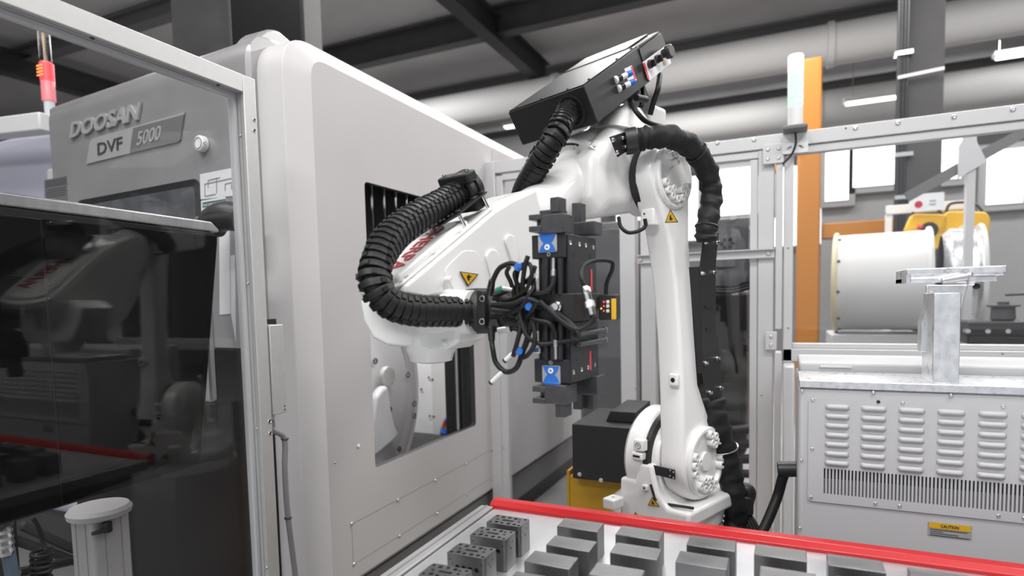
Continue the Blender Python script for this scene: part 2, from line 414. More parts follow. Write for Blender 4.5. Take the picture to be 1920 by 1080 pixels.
for xx in (b0.x+.06, b1.x-.06):
    for yy in (5.56, 6.04): MB().box(xx-.03, xx+.03, yy-.03, yy+.03, 0, b1.z-.1).build('leg', 'fence', t2)
t = empty('duct_ring', at(1800, 640, y=5.4), 'wide open metal ring standing beside the large drum', 'ring')
c = st+ax*(L+.20)
MB().lathe(c-ax*.12, ax, [(0, dz*.86), (.05, dz*.98), (.2, dz*.94), (.22, dz*1.02), (.24, dz*1.02), (.24, dz*.97), (.2, dz*.88), (.05, dz*.84)], 64, caps=False).build('rolled_ring', 'galv', t)
MB().torus(c+ax*.12, ax, dz*1.0, .018, 64).build('rim', 'duct', t)
# shelf with the yellow reels
t = empty('wall_rail', at(1730, 400, y=6.6), 'white horizontal mounting rail carrying the yellow reels', 'rail')
a, b = at(1662, 398, y=6.6), at(1813, 385, y=6.6)
MB().box(a.x, b.x, 6.6, 6.66, a.z-.02, a.z+.06).build('bar', 'white', t, bevel=.004)
MB().box(a.x, a.x+.05, 6.62, 6.68, 0, a.z).build('upright', 'white', t); MB().box(b.x-.05, b.x, 6.62, 6.68, 0, a.z).build('upright', 'white', t)
def reel(px, py, rx, lab, round_m):
    c = at(px, py, y=6.45); s = 6.45/ (1125*.9)
    t = empty('cable_reel', c, lab, 'reel', None)
    out = [(-.95, .1), (-.62, .95), (.85, .8), (1.0, .5), (.95, -.2), (.55, -1.15), (.15, -.75), (-.6, -.5)]
    P = [c+V((x*rx, 0, z*rx)) for x, z in fillet(out, .25, 4)]
    MB().prism(P, (0, .12, 0)).build('housing', 'brightyellow', t, bevel=.01)
    MB().cyl(c+V((.02, .0, .0)), c+V((.02, -.03, 0)), rx*.42 if round_m == 'black' else rx*.3, n=24).build('hub', round_m, t)
    MB().tube(catmull([c+V((-.6*rx, .05, .9*rx)), c+V((-.4*rx, .05, 1.3*rx)), c+V((.4*rx, .05, 1.25*rx)), c+V((.8*rx, .05, .8*rx))]), .012).build('handle', 'black', t)
    return t, c
t, c = reel(1736, 432, .165, 'yellow hose reel with dark hub and red dot, left of the pair', 'black')
MB().sphere(c+V((-.05, -.04, .03)), .025).build('button', 'redlabel', t)
reel(1805, 434, .195, 'yellow hose reel with pale round sticker, right of the pair', 'paper')
# pumps at the right
t = empty('pump_unit', at(1868, 645, y=4.6), 'black pump block with a round motor on top at the right edge', 'pump')
a, b = at(1815, 603, y=4.6), at(1925, 640, y=4.6)
MB().box(a.x, b.x, 4.6, 4.9, b.z-.02, a.z).build('base_block', 'black', t, bevel=.01)
c = at(1880, 600, y=4.7)
MB().lathe((c.x, 4.7, c.z-.01), (0, 0, 1), [(0, .05), (.02, .065), (.09, .06), (.095, .085), (.105, .085), (.106, .03), (.125, .03)], 24).build('motor', 'darkgrey', t)
for dx in (-.28, -.2, -.1, 0): MB().cyl((c.x+dx, 4.66, a.z-.06), (c.x+dx, 4.59, a.z-.06), .014, n=10).build('bolt', 'chrome', t)
MB().tube(catmull([c+V((.08, 0, 0)), c+V((.12, -.03, -.06)), c+V((.22, -.05, -.12)), c+V((.3, -.05, -.2))]), .015).build('hose', 'translucent', t)
a, b = at(1885, 553, y=4.6), at(1925, 548, y=4.6)
tag(MB().tube([a, b+V((.4, 0, 0))], .008).build('thin_rod', 'black'), 'thin dark horizontal rod above the black pump at right edge', 'rod')
setp = at(1500, 300, y=8.6)
q0, q1 = at(1545, 360, y=8.7), at(1690, 600, y=8.7)
tag(MB().box(q0.x, q1.x+2.5, 9.2, 9.3, 0, at(1700, 215, y=9.2).z*.0+3.2).build('partition_panel', 'wallm'), 'plain grey partition wall panel behind the metal drum', 'partition')
# glowing panels added in place of bright reflections in the fence panes
for i, (xa, xb, ya, yb) in enumerate([(1548, 1590, 285, 375), (1600, 1686, 265, 345), (1716, 1800, 258, 335)]):
    A, B = at(xa, ya, y=9.15), at(xb, yb, y=9.15)
    wf = struct(MB().box(A.x-.08, B.x+.08, 9.12, 9.2, B.z-.08, A.z+.08).build('window_%d' % (7+i), 'wallm'))
    MB().box(A.x, B.x, 9.1, 9.12, B.z, A.z).build('window_pane', 'daylight', wf)
A, B = at(1850, 285, y=9.15), at(1915, 380, y=9.15)
wf = struct(MB().box(A.x-.08, B.x+.08, 9.12, 9.2, B.z-.08, A.z+.08).build('window_10', 'wallm')); MB().box(A.x, B.x, 9.1, 9.12, B.z, A.z).build('window_pane', 'daylight', wf)
A, B = at(1350, 320, y=9.15), at(1421, 400, y=9.15)
wf = struct(MB().box(A.x-.3, B.x+.3, 9.12, 9.2, B.z-.08, A.z+.08).build('window_11', 'wallm')); MB().box(A.x-.2, B.x+.2, 9.1, 9.12, B.z, A.z).build('window_pane', 'daylight', wf)
# grey roof strut seen through the right pane
a, b = at(1700, 370, y=5.2), at(1925, 245, y=5.2)
t = empty('diagonal_strut', (a.x, 5.2, 0), 'grey diagonal steel strut on a pivot plate behind the right pane', 'strut')
MB().cbox((a+b)/2, b-a, (0, 1, 0), (b-a).cross(V((0, 1, 0))), (b-a).length, .05, .07).build('strut_bar', 'midgrey', t)
c = at(1817, 300, y=5.15); MB().prism([c+V((-.06, 0, -.12)), c+V((.1, 0, -.02)), c+V((.0, 0, .22)), c+V((-.06, 0, .1))], (0, .02, 0)).build('pivot_plate', 'fence', t)
c = at(1818, 340, y=5.2); MB().box(c.x-.025, c.x+.025, 5.16, 5.22, 0, c.z+.3).build('upright', 'fence', t)
# sign plate
a, b = at(1705, 365, y=6.4), at(1770, 393, y=6.4)
t = empty('sign_plate', a, 'small white notice plate above the white rail', 'sign')
MB().box(a.x, b.x, 6.4, 6.41, b.z, a.z).build('plate', 'paper', t)
MB().cyl((a.x+.07, 6.395, b.z+.06), (a.x+.07, 6.4, b.z+.06), .03, n=16).build('emblem', 'redink', t)
for k_ in range(2): MB().box(a.x+.15, b.x-.06, 6.395, 6.4, b.z+.05+.03*k_, b.z+.058+.03*k_).build('print_line', 'greyink', t)

# electric box behind fence
t = empty('electrical_box', at(1375, 545, y=3.62), 'dark grey electrical box with vented cover mounted behind the fence crossbar', 'electrical box')
a, b = at(1333, 412, y=3.6), at(1407, 543, y=3.6)
MB().box(a.x-.05, b.x, 3.6, 3.75, b.z, a.z).build('enclosure', mat('electrical_box_grey', (.10, .10, .108), .45), t, bevel=.008)
a2, b2 = at(1341, 443, y=3.58), at(1380, 500, y=3.58)
MB().box(a2.x, b2.x, 3.58, 3.6, b2.z, a2.z).build('cover', mat('electrical_cover_grey', (.115, .115, .125), .45), t, bevel=.004)
c = at(1364, 457, y=3.578)
for k_ in range(6):
    a_ = k_*math.pi/3; MB().cyl(c+V((math.cos(a_)*.03, 0, math.sin(a_)*.024)), c+V((math.cos(a_)*.03, -.002, math.sin(a_)*.024)), .011, n=8).build('vent_hole', 'ink', t)
for py in (427, 491):
    c = at(1400, py, y=3.6); MB().box(b.x, -.10, 3.492, 3.60, c.z-.012, c.z+.012).build('bracket_arm', 'fence', t)
for px, py in ((1375, 409), (1410, 427), (1412, 491), (1378, 549)):
    c = at(px, py, y=3.62); MB().box(c.x-.015, c.x+.015, 3.6, 3.66, c.z-.012, c.z+.012).build('mounting_lug', 'fence', t)
k = [catmull([at(1330, 536+i*5, y=3.53-.03*i), at(1370, 538+i*5, y=3.53-.03*i), at(1410, 527+i*6, y=3.53-.03*i), at(1450, 522+i*6, y=3.55)]) for i in range(3)]
for i, c_ in enumerate(k):
    tag(MB().tube(c_, .009).build('power_cable', 'rubber'), ['black cable looping right from the electrical box, uppermost', 'black cable looping right from the electrical box, middle one', 'black cable looping right from the electrical box, lowest'][i], 'cable')
# dark cabinets behind the fence bays
a, b = at(1088, 400, y=4.3), at(1160, 400, y=4.3)
t = empty('control_cabinet', ((a.x+b.x)/2, 4.5, 0), 'tall dark grey control cabinet behind the glass left of the twin posts', 'cabinet')
MB().box(a.x-.02, b.x+.2, 4.3, 4.9, 0, 2.15).build('body', 'midgrey', t, bevel=.01)
MB().box(a.x+.02, b.x+.16, 4.285, 4.3, .1, 2.1).build('door', mat('control_door_grey', (.12, .12, .125), .25), t, bevel=.006)
a, b = at(1320, 545, y=4.1), at(1400, 800, y=4.1)
t = empty('coolant_tank', ((a.x+b.x)/2, 4.3, 0), 'dark tank standing behind the fence under the electrical box', 'tank')
MB().box(a.x-.18, b.x, 4.1, 4.7, b.z-.2, a.z).build('tank_body', 'dark', t, bevel=.04)
for xx in (a.x-.1, b.x-.06): MB().box(xx-.03, xx+.03, 4.2, 4.26, 0, b.z-.2).build('leg', 'darkgrey', t)
for i in range(4):
    c_ = catmull([at(1300, 800+26*i, y=3.9), at(1360, 808+26*i, y=3.8), at(1440, 800+30*i, y=3.9)])
    tag(MB().tube(c_, .03-.004*(i % 2), 12).build('floor_hose', 'rubber'), 'thick black hose behind the fence, %s below the dark tank' % ['first', 'second', 'third', 'fourth'][i], 'hose')

# ================================================================== MACHINE
XM = -1.70
mc = empty('machining_center', (-2.6, 3.2, 0), 'large white machining center with brushed silver front and a cut out side window', 'machine')
def ol(y0, y1, z0, z1, r, x, n=10):
    pts = [(y0, z0), (y1, z0), (y1, z1), (y0, z1)]
    return [V((x, a, b)) for a, b in fillet(pts, [.02, .02, r, r], n)]
ya = at(590, 300, x=XM).y; yb = at(537, 300, x=-1.765).y
W0, W1 = (2.200, .848), (3.190, 2.142)
outer = ol(ya, 6.0, .40, 2.575, .09, XM)
chf = ol(yb, 6.1, .343, 2.66, .16, -1.765)
bck = ol(yb, 6.1, .343, 2.66, .16, -1.99)
win = [V((XM, a+(W0[0]+W1[0])/2, b+(W0[1]+W1[1])/2)) for a, b in rrect(W1[0]-W0[0], W1[1]-W0[1], .02)]
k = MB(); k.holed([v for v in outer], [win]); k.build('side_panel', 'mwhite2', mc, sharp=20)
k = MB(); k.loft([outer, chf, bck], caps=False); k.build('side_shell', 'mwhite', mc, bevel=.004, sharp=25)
k = MB(); k.loft([win, [v+V((-.03, 0, 0)) for v in win]], caps=False); k.build('window_reveal', 'darkgrey', mc)
MB().box(XM-.3, XM-.05, yb+.03, 6.0, .16, .343).build('skirt', 'midgrey', mc)
MB().box(XM-.5, XM-.10, yb+.1, 6.0, 0, .16).build('plinth', 'dark', mc)
# seams (fine recessed joints) on the side panel
def seam(pts, r=.0016, m='greyink'):
    k = MB(); P = [V(p) for p in pts]
    for a, b in zip(P, P[1:]): k.cbox((a+b)/2, b-a, (1, 0, 0), (b-a).cross(V((1, 0, 0))), (b-a).length, .0016, r*2)
    return k.build('panel_joint', m, mc)
zc0 = at(663, 1058, x=XM).z; zc1 = at(660, 982, x=XM).z; y0c = at(661, 1020, x=XM).y; y1c = at(926, 860, x=XM).y
seam([(XM, y0c, zc1), (XM, y0c, zc0), (XM, y1c, zc0), (XM, y1c, zc1), (XM, y0c, zc1)])
ys = at(922, 270, x=XM).y; seam([(XM, ys, .4), (XM, ys, 2.56)])
for px, py in [(672, 836), (659.5, 982), (746, 938), (816, 901), (874, 870), (663.5, 1058), (749, 1005), (819, 963), (875.5, 927.5), (925, 899), (922, 845), (628, 868)]:
    screw(at(px, py, x=XM+.001), (1, 0, 0), mc, .0085 if px != 628 else .005, 'chrome' if px != 672 else 'white')
# interior seen through the window
IX = -3.3
MB().box(IX-.02, IX, 1.95, 3.9, .6, 2.3).build('interior_wall', 'inner', mc)
MB().box(IX, XM-.04, 3.86, 3.9, .6, 2.3).build('interior_wall', 'inner', mc)
MB().box(IX, XM-.04, 1.9, 1.95, .6, 2.3).build('interior_wall', 'inner', mc)
MB().box(IX, XM-.04, 1.95, 3.86, .56, .6).build('interior_floor', 'darkgrey', mc)
MB().box(IX, XM-.04, 1.95, 3.86, 2.3, 2.33).build('interior_roof', 'midgrey', mc)
# bellows cover: individual pleats
yy = 1.98; i = 0
while yy < 3.3:
    MB().prism([(-1.98, yy, 1.62), (-1.955, yy+.055, 1.62), (-1.98, yy+.105, 1.62), (-2.0, yy+.055, 1.62)], (0, 0, .66)).build('bellows_pleat', 'satin', mc); yy += .108
# black door edge with two rods at the right of the opening
MB().box(-1.80, -1.74, 3.0, 3.22, .80, 2.2).build('door_seal', 'satin', mc, bevel=.01)
for yy in (3.03, 3.09): MB().cyl((-1.735, yy, .85), (-1.735, yy, 2.1), .008, n=10).build('guide_rod', 'greyink' if yy < 3.05 else 'black', mc)
# rotary table seen through the window: concentric rings
rc = at(640, 757, x=-2.25)
def lath(c, ax, prof, name, m, n=64): return MB().lathe(c, ax, prof, n).build(name, m, mc)
e1 = at(797, 757, x=-2.25); Ro = .75; rc = V((-2.25, e1.y-Ro, rc.z))
lath(rc-V((.30, 0, 0)), (1, 0, 0), [(0, Ro), (.24, Ro), (.26, Ro*.985), (.26, Ro*.93), (.245, Ro*.925)], 'rotary_housing', 'inner')
lath(rc-V((.05, 0, 0)), (1, 0, 0), [(0, Ro*.9), (.03, Ro*.9), (.035, Ro*.885), (.035, Ro*.78), (.02, Ro*.77)], 'rotary_ring', 'mwhite')
lath(rc-V((.05, 0, 0)), (1, 0, 0), [(0, Ro*.74), (.05, Ro*.74), (.055, Ro*.73), (.055, .01)], 'rotary_face', 'inner')
for px, py in ((764, 703), (776, 757), (776, 780), (703, 677), (730, 768), (748, 842)):
    c = at(px, py, x=-2.22); MB().torus(c+V((.004, 0, 0)), (1, 0, 0), .016, .004, 16, 6).build('bolt_ring', 'ink', mc)
    MB().cyl(c-V((.01, 0, 0)), c+V((.004, 0, 0)), .01, n=12).build('bolt', 'chrome', mc)
# casting arm with rounded pocket in front of the rotary face
def pxl(L, x): return [at(a, b, x=x) for a, b in L]
MB().prism(pxl([(697, 800), (706, 745), (718, 728), (728, 722), (735, 770), (742, 800), (752, 815), (730, 835), (700, 860)], -2.15), (-.06, 0, 0)).build('trunnion_arm', 'inner', mc, bevel=.02, seg=3)
c = at(727, 706, x=-2.185); MB().cyl(c-V((.02, 0, 0)), c+V((.012, 0, 0)), .062, n=32).build('access_cap', 'mwhite', mc, bevel=.004)
for a_ in range(4): screw(c+V((.012, .05*math.cos(a_*1.57+.5), .05*math.sin(a_*1.57+.5))), (1, 0, 0), mc, .005)
# panel on the interior rear wall with screws
a = at(808, 662, y=3.85); b = at(808, 830, y=3.85)
MB().box(a.x, -1.8, 3.845, 3.858, b.z-.3, a.z+.35).build('interior_panel', 'mwhite', mc, bevel=.003)
for px, py in ((804, 708), (811, 712), (848, 674), (858, 681), (806, 780), (813, 781), (790, 730)):
    screw(at(px, py, y=3.845), (0, -1, 0), mc, .009, 'ink')
# coolant nozzles: jointed blue and orange segments
ch = empty('coolant_hose', at(845, 815, y=3.6), 'jointed blue and orange coolant hose curling inside the machine', 'hose')
for arc in (catmull([at(829, 812, y=3.6), at(832, 800, y=3.62), at(838, 788, y=3.6), at(850, 800, y=3.56), at(862, 812, y=3.6)], 3),
            catmull([at(836, 812, y=3.5), at(845, 795, y=3.5), at(858, 781, y=3.55), at(866, 785, y=3.6)], 3)):
    for i_, p_ in enumerate(arc[::1]):
        MB().sphere(p_, .019, 10).build('hose_joint', 'orangeh' if (i_//3) % 2 else 'blue', ch)
mc_l = area('machine_work_light', (-2.4, 3.0, 2.2), .8, .3, 22)

# silver front cowl, turned a little from the side wall
FN = V((-.077, -.997, 0)).normalized(); FO = V((-1.9, 1.765, 0)); FD = V((-.997, .077, 0)).normalized()
def fr(px, py, off=0.): return on(px, py, FO+FN*off, FN)
tl, tr = fr(75, 185), fr(462, 60)
wdt = (tl-FO).dot(FD)
ztop = fr(300, 105).z
prof = [(0, 1.43), (0, ztop-.13)] + [(.13*(1-math.cos(a)), ztop-.13+.13*math.sin(a)) for a in [R(10*i) for i in range(1, 10)]] + [(.17, ztop)]
def cowlring(s, inset):
    return [FO-FN*max(d, inset)+V((0, 0, min(z, ztop-inset)))+FD*s for d, z in prof]+[FO-FN*.17+V((0, 0, 1.43))+FD*s]
k = MB(); k.loft([cowlring(0, .02), cowlring(.012, 0), cowlring(wdt-.07, 0), cowlring(wdt-.02, .03), cowlring(wdt, .1)])
k.build('front_cowl', 'silver', mc, sharp=22)
MB().box(-3.4, -1.92, 1.95, 6.0, 2.36, 2.62).build('roof_cover', 'midgrey', mc, bevel=.02)
MB().box(-3.6, IX-.03, 1.95, 6.0, .1, 2.36).build('rear_body', 'mwhite', mc, bevel=.02)
# tall rim of the cowl behind the white shell
k = MB(); zc = at(490, 40, x=-1.9).z
rim = [(1.785, 1.43), (1.785, zc-.2)]+[(1.785+.16*(1-math.cos(R(a))), zc-.2+.2*math.sin(R(a))) for a in range(10, 91, 10)]+[(2.06, zc-.03), (2.06, zc-.3), (1.86, zc-.35), (1.86, 1.43)]
k.loft([[V((x_, a, b)) for a, b in rim] for x_ in (-2.02, -1.9)]); k.build('cowl_rim', 'silver', mc, bevel=.012, seg=3)
MB().box(-2.02, -1.9, 1.785, 1.86, .12, 1.428).build('door_jamb', 'dark', mc, bevel=.01)
# lower front door (dark) and its window
MB().obox(FO-FN*.02+V((0, 0, .12)), FD*(wdt-.02), -FN*.12, (0, 0, 1.31)).build('front_door', 'dark', mc, bevel=.01)
def fplate(name, pts, m, off=.0, th=.004, parent=None, bevel=0.): return MB().prism([fr(a, b, off) for a, b in pts], FN*th).build(name, m, parent or mc, bevel=bevel)
# machine window in the cowl
q = [fr(*p) for p in ((147, 378), (375, 333))]
wz1 = (q[0].z+q[1].z)/2; s0 = (q[1]-FO).dot(FD); s1 = (q[0]-FO).dot(FD)
pts = [FO+FN*.001+FD*s+V((0, 0, z)) for s, z in fillet([(s0, 1.45), (s1, 1.45), (s1, wz1), (s0, wz1)], .04)]
MB().prism(pts, FN*.006).build('window_gasket', 'black', mc)
pts = [FO+FN*.007+FD*s+V((0, 0, z)) for s, z in fillet([(s0+.03, 1.48), (s1-.03, 1.48), (s1-.03, wz1-.03), (s0+.03, wz1-.03)], .03)]
MB().prism(pts, FN*.003).build('window_glass', mat('door_window_glass', (.10, .105, .115), .12, noise=.5, nscale=6), mc)
# badges
text('maker_lettering', 'DOOSAN', fr(133.5, 260.5, .002), fr(261.4, 225.5, .002)-fr(133.5, 260.5, .002), fr(138.0, 229.5, .002)-fr(133.5, 260.5, .002), 'alu', mc, .010, bold=.03, n=FN)
fplate('model_plate', [(164, 308), (171, 266), (176, 260), (349, 210.5), (347, 216), (252.5, 242), (245.5, 288)], 'alu', .0, .006)
fplate('model_plate_dark', [(245.8, 287.8), (252.5, 241), (347.5, 215.5), (340.5, 262), (337, 266.5)], 'midgrey', .0, .007)
text('model_lettering', 'DVF', fr(184, 291.5, .006), fr(230, 279.5, .006)-fr(184, 291.5, .006), fr(183.5, 269, .006)-fr(184, 291.5, .006), 'darkgrey', mc, .003, n=FN, bold=.01)
text('model_number', '5000', fr(256.5, 274, .007), fr(300, 262, .007)-fr(256.5, 274, .007), fr(260.5, 247, .007)-fr(256.5, 274, .007), 'alu', mc, .003, n=FN, bold=.012)
c = fr(384, 271); MB().cyl(c, c+FN*.03, .032, n=24).build('round_badge', 'white', mc, bevel=.005)
MB().torus(c+FN*.03, FN, .022, .0025, 24, 6).build('badge_ring', 'greyink', mc)
text('badge_letter', 'S', fr(381, 276, .031), fr(387, 274.5, .031)-fr(381, 276, .031), fr(381, 267, .031)-fr(381, 276, .031), 'greyink', mc, .001, n=FN)
# notices on the cowl
fplate('dimension_notice', [(377, 374), (376, 327), (452, 312), (452, 366)], 'paper', 0, .003)
for L_ in ([(384, 345), (384, 368)], [(390, 338), (390, 352)], [(406, 333), (406, 362)], [(384, 368), (404, 364)], [(390, 338), (412, 333)], [(422, 345), (422, 358)], [(422, 345), (434, 342)], [(434, 342), (434, 355)], [(384, 345), (440, 333)]):
    a, b = fr(*L_[0], .004), fr(*L_[1], .004)
    MB().cbox((a+b)/2, b-a, FN, (b-a).cross(FN), (b-a).length, .001, .004).build('drawing_line', 'greyink', mc)
fplate('service_label', [(379, 412), (378, 377), (424, 368), (424, 408)], 'paper', 0, .003)
fplate('service_label_band', [(380, 389.5), (380, 380), (423, 373), (423, 382)], 'teal', .003, .001)
text('service_label_text', 'MACHINE WARNING', fr(381, 387.5, .0045), fr(422, 380.5, .0045)-fr(381, 387.5, .0045), fr(381, 382.5, .0045)-fr(381, 387.5, .0045), 'paper', mc, .0005, n=FN)
fplate('serial_plate', [(85, 374), (84, 338), (125, 330), (127, 378)], 'midgrey', 0, .003)
fplate('serial_plate_top', [(86, 352), (86, 339), (124, 331.5), (125, 345)], 'brush', .003, .001)
for i_ in range(4):
    a, b = fr(87, 357+4.5*i_, .004), fr(123, 350+4.5*i_, .004)
    MB().cbox((a+b)/2, b-a, FN, (0, 0, 1), (b-a).length, .001, .004).build('print_line', 'brush', mc)
fplate('paper_strip', [(413, 590), (412, 430), (431, 427), (433, 588)], 'paper', 0, .003)
fplate('paper_strip', [(434, 588), (433, 480), (441, 478), (443, 640)], 'paper', 0, .003)
# tall door handle (silver bar) beside the monitor
hd = V((-1.72, 1.62, 0))
hb = MB(); a = on(409, 752, V((-1.9, 1.66, 0)), FN); b = on(404, 430, V((-1.9, 1.66, 0)), FN)
hb.box(a.x-.02, a.x+.02, a.y-.05, a.y-.01, a.z, b.z+.05).build('door_handle', 'brush', mc, bevel=.012, seg=3)
MB().cyl((a.x, a.y-.03, a.z-.08), (a.x, a.y-.03, a.z), .02).build('handle_foot', 'black', mc, bevel=.004)
MB().tube(catmull([on(396, 425, FO+FN*.12, FN), on(405, 412, FO+FN*.12, FN), on(425, 405, FO+FN*.12, FN), on(450, 408, FO+FN*.1, FN)]), .055, 16).build('handle_bracket', 'black', mc)
# ducts standing on the machine roof
a, b = at(322, 60, y=2.9), at(431, 60, y=2.9)
tag(MB().box(a.x, b.x, 2.9, 3.3, 2.621, HZ-.001).build('roof_duct', 'darkgrey', bevel=.01), 'grey square riser standing on the machine roof, left of the black one', 'riser')
a, b = at(431, 30, y=2.75), at(571, 30, y=2.75); ybk = at(603, 30, x=b.x).y
t = empty('roof_riser', ((a.x+b.x)/2, 3, 2.55), 'black square riser standing on the machine roof behind its silver rim', 'riser')
MB().box(a.x+.002, b.x-.03, 2.75, ybk, 2.621, HZ-.001).build('riser_panel', 'dark', t, bevel=.01)
MB().box(b.x-.03, b.x, 2.74, ybk, 2.621, HZ-.001).build('riser_edge', 'black', t, bevel=.006)
# red signal light
t = empty('signal_tower', at(92, 182, y=2.5), 'lit red signal lamp on a tube rising behind the silver cowl', 'signal light')
a, b = at(92, 190, y=2.5), at(90, 116, y=2.5); b.x = a.x; rr_ = .04
MB().cyl(a-V((0, 0, .3)), a, .03).build('tube', 'white', t)
MB().lathe(a, b-a, [(0, rr_), ((b-a).length-.02, rr_), ((b-a).length, rr_*.85)], 24).build('red_lens', mat('red_lens', (.75, .3, .33), .2, emit=.35, ecol=(1, .12, .15)), t)
MB().cyl(a+(b-a)*.5, b-V((0, 0, .01)), rr_+.001, n=24).build('lit_lens_band', 'redlamp', t)
for i_ in range(4):
    for dx in (-.018, .018): MB().box(a.x+dx-.012, a.x+dx+.012, 2.5-rr_-.006, 2.5-rr_, a.z+(b.z-a.z)*(.62+.08*i_), a.z+(b.z-a.z)*(.62+.08*i_)+.006).build('light_element', 'glowred', t)
c = at(87, 60, y=2.5)
MB().cyl((b.x-.005, 2.5, b.z), (b.x-.005, 2.5, HZ*.0+4.2), .034).build('conduit_tube', glass_mat('clear_tube', (.8, .8, .8)), t)
for dx, mm in ((-.012, 'brightyellow'), (.008, 'orange'), (.0, 'black')):
    MB().tube(catmull([(b.x+dx, 2.5, b.z), (b.x-dx*.5, 2.49, b.z+.15), (b.x+dx, 2.5, b.z+.3), (b.x, 2.5, 4.2)]), .007, 8).build('wire', mm, t)
# neighbouring pale machine at the far left
t = empty('neighbour_machine', (-5.2, 2.6, 0), 'pale lavender machine hood at the left edge with a white top rail', 'machine')
a = at(0, 240, y=2.1); b = at(72, 218, y=2.1)
k = MB(); k.prism([V((-6.5, 2.2, .3)), V((b.x, 2.2, .3)), V((b.x, 2.2, b.z)), V((a.x-.3, 2.2, a.z+.0)), V((-6.5, 2.2, a.z-.2))], (0, .8, 0)); k.build('hood', 'lav', t, bevel=.08, seg=4)
a = at(0, 190, y=2.0); b = at(72, 212, y=2.0)
MB().obox(V((-6.2, 2.0, a.z+.07)), (b.x+6.2, 0, b.z-a.z-.06), (0, .1, 0), (0, 0, -.10)).build('top_rail', 'white', t, bevel=.01)
MB().box(-6.4, b.x, 2.3, 2.9, 0, .3).build('plinth', 'darkgrey', t)

# ================================================================== OPERATOR MONITOR
mx = -1.83
t = empty('operator_panel', (mx, 1.0, .45), 'large black glass operator monitor with silver top edge behind the left pane', 'monitor')
def mq(px, py, dx=0): return at(px, py, x=mx+dx)
cr = mq(410, 436); cb = mq(378, 868); cl = V((mx, .45, mq(22, 379).z)); 
face = [V((mx, a, b)) for a, b in fillet([(.2, 1.035), (cb.y, mq(378, 868).z), (cr.y, cr.z), (.2, mq(22, 381).z)], [.0, .03, .035, .03], 6)]
MB().prism(face, (-.07, 0, 0)).build('housing', 'dark', t, bevel=.006)
top = [V((mx+.004, a, b)) for a, b in ((.2, mq(22, 381).z), (.2, mq(22, 381).z+.035), (cr.y-.03, cr.z+.035), (cr.y, cr.z+.01), (cr.y, cr.z))]
MB().prism(top, (-.09, 0, 0)).build('silver_top_trim', 'brush', t, bevel=.006)
sc = [V((mx+.001, a, b)) for a, b in ((mq(78, 411).y, mq(72, 960).z), (mq(375, 850).y, mq(374, 845).z), (mq(406, 440).y, mq(406, 443).z), (mq(78, 411).y, mq(78, 411).z))]
MB().prism(sc, (.003, 0, 0)).build('screen', 'screen', t, bevel=.002)
sc = [V((mx+.001, a, b)) for a, b in ((.2, mq(72, 960).z), (mq(74, 411).y, mq(72, 960).z), (mq(74, 411).y, mq(78, 411).z), (.2, mq(78, 411).z))]
MB().prism(sc, (.003, 0, 0)).build('key_panel', 'screen', t, bevel=.002)
# column stand
t = empty('panel_stand', at(188, 1079, x=-2.05)-V((0, 0, .9)), 'white extruded column with round cap and black clamp lever below the monitor', 'stand')
c = at(186, 948, x=-2.05); wv = .062
prof = [V((c.x+a, c.y+b, 0)) for a, b in fillet([(-wv, -wv), (wv, -wv), (wv, wv), (-wv, wv)], .02)]
MB().prism(prof, (0, 0, c.z-.03)).build('column', 'alu', t)
for dx in (-.028, .024): MB().box(c.x+dx, c.x+dx+.004, c.y-wv-.001, c.y-wv+.004, 0, c.z-.03).build('slot', 'greyink', t)
for dy in (-.026, .026): MB().box(c.x+wv-.004, c.x+wv+.001, c.y+dy, c.y+dy+.004, 0, c.z-.03).build('slot', 'greyink', t)
MB().lathe((c.x, c.y, c.z-.034), (0, 0, 1), [(0, .078), (.006, .09), (.022, .093), (.034, .084), (.04, .05)], 32).build('cap', 'mwhite', t)
p1, p2 = at(201, 986, x=-1.972), at(173, 1001, x=-1.972)
MB().cyl(p1+V((0, 0, -.02)), p1+V((0, 0, .012)), .014).build('lever_hub', 'black', t, bevel=.002); MB().tube([p1+V((.0, 0, -.012)), p2], [.008, .006]).build('lever', 'black', t)
# cable conduit and coil at the lower left
t = tag(MB().tube(catmull([at(12, 975, x=-1.9), at(10, 1010, x=-1.9), at(18, 1050, x=-1.9), at(24, 1090, x=-1.9), at(26, 1160, x=-1.9)]), .016).build('air_hose', mat('blue_grey_hose', (.12, .17, .22), .4)), 'blue grey air hose hanging at the lower left corner', 'hose')
MB().lathe(at(9, 1040, x=-1.9), (0, 0, 1), [(0.0, .02), (.01, .024), (.02, .02), (.03, .024), (.04, .02), (.05, .024), (.06, .02), (.07, .024), (.08, .02)], 16).build('hose_fitting', 'chrome', t)
h = []
for i_ in range(140):
    a_ = i_*.55; b_ = at(77, 1030+i_*.9, x=-1.9); h.append(b_+V((math.cos(a_)*.022, math.sin(a_)*.022, 0)))
h = catmull([at(62, 972, x=-1.9), at(72, 990, x=-1.9), at(80, 1015, x=-1.9)], 5)[:-1]+h
tag(MB().tube(h, .006, 6).build('coiled_cable', 'rubber'), 'black coiled cable hanging below the monitor', 'cable')
for i_, (a, b) in enumerate((((-.02, .62), (.9, .42)), ((.0, .38), (1.2, .3)))):
    pass
t = empty('pipe_rack', (-2.9, 1.2, 0), 'dark low pipes on the floor behind the white column', 'pipes')
for (p0, p1) in ((at(40, 985, x=-2.9), at(150, 1035, x=-2.9)), (at(20, 1010, x=-2.9), at(150, 1055, x=-2.9)), (at(30, 1075, x=-2.7), at(140, 1050, x=-2.9))):
    MB().tube([p0, p1], .02).build('pipe', 'darkgrey', t)
for y_ in (.9, 1.3): MB().box(-2.93, -2.87, y_, y_+.05, 0, .75).build('pipe_support', 'dark', t)

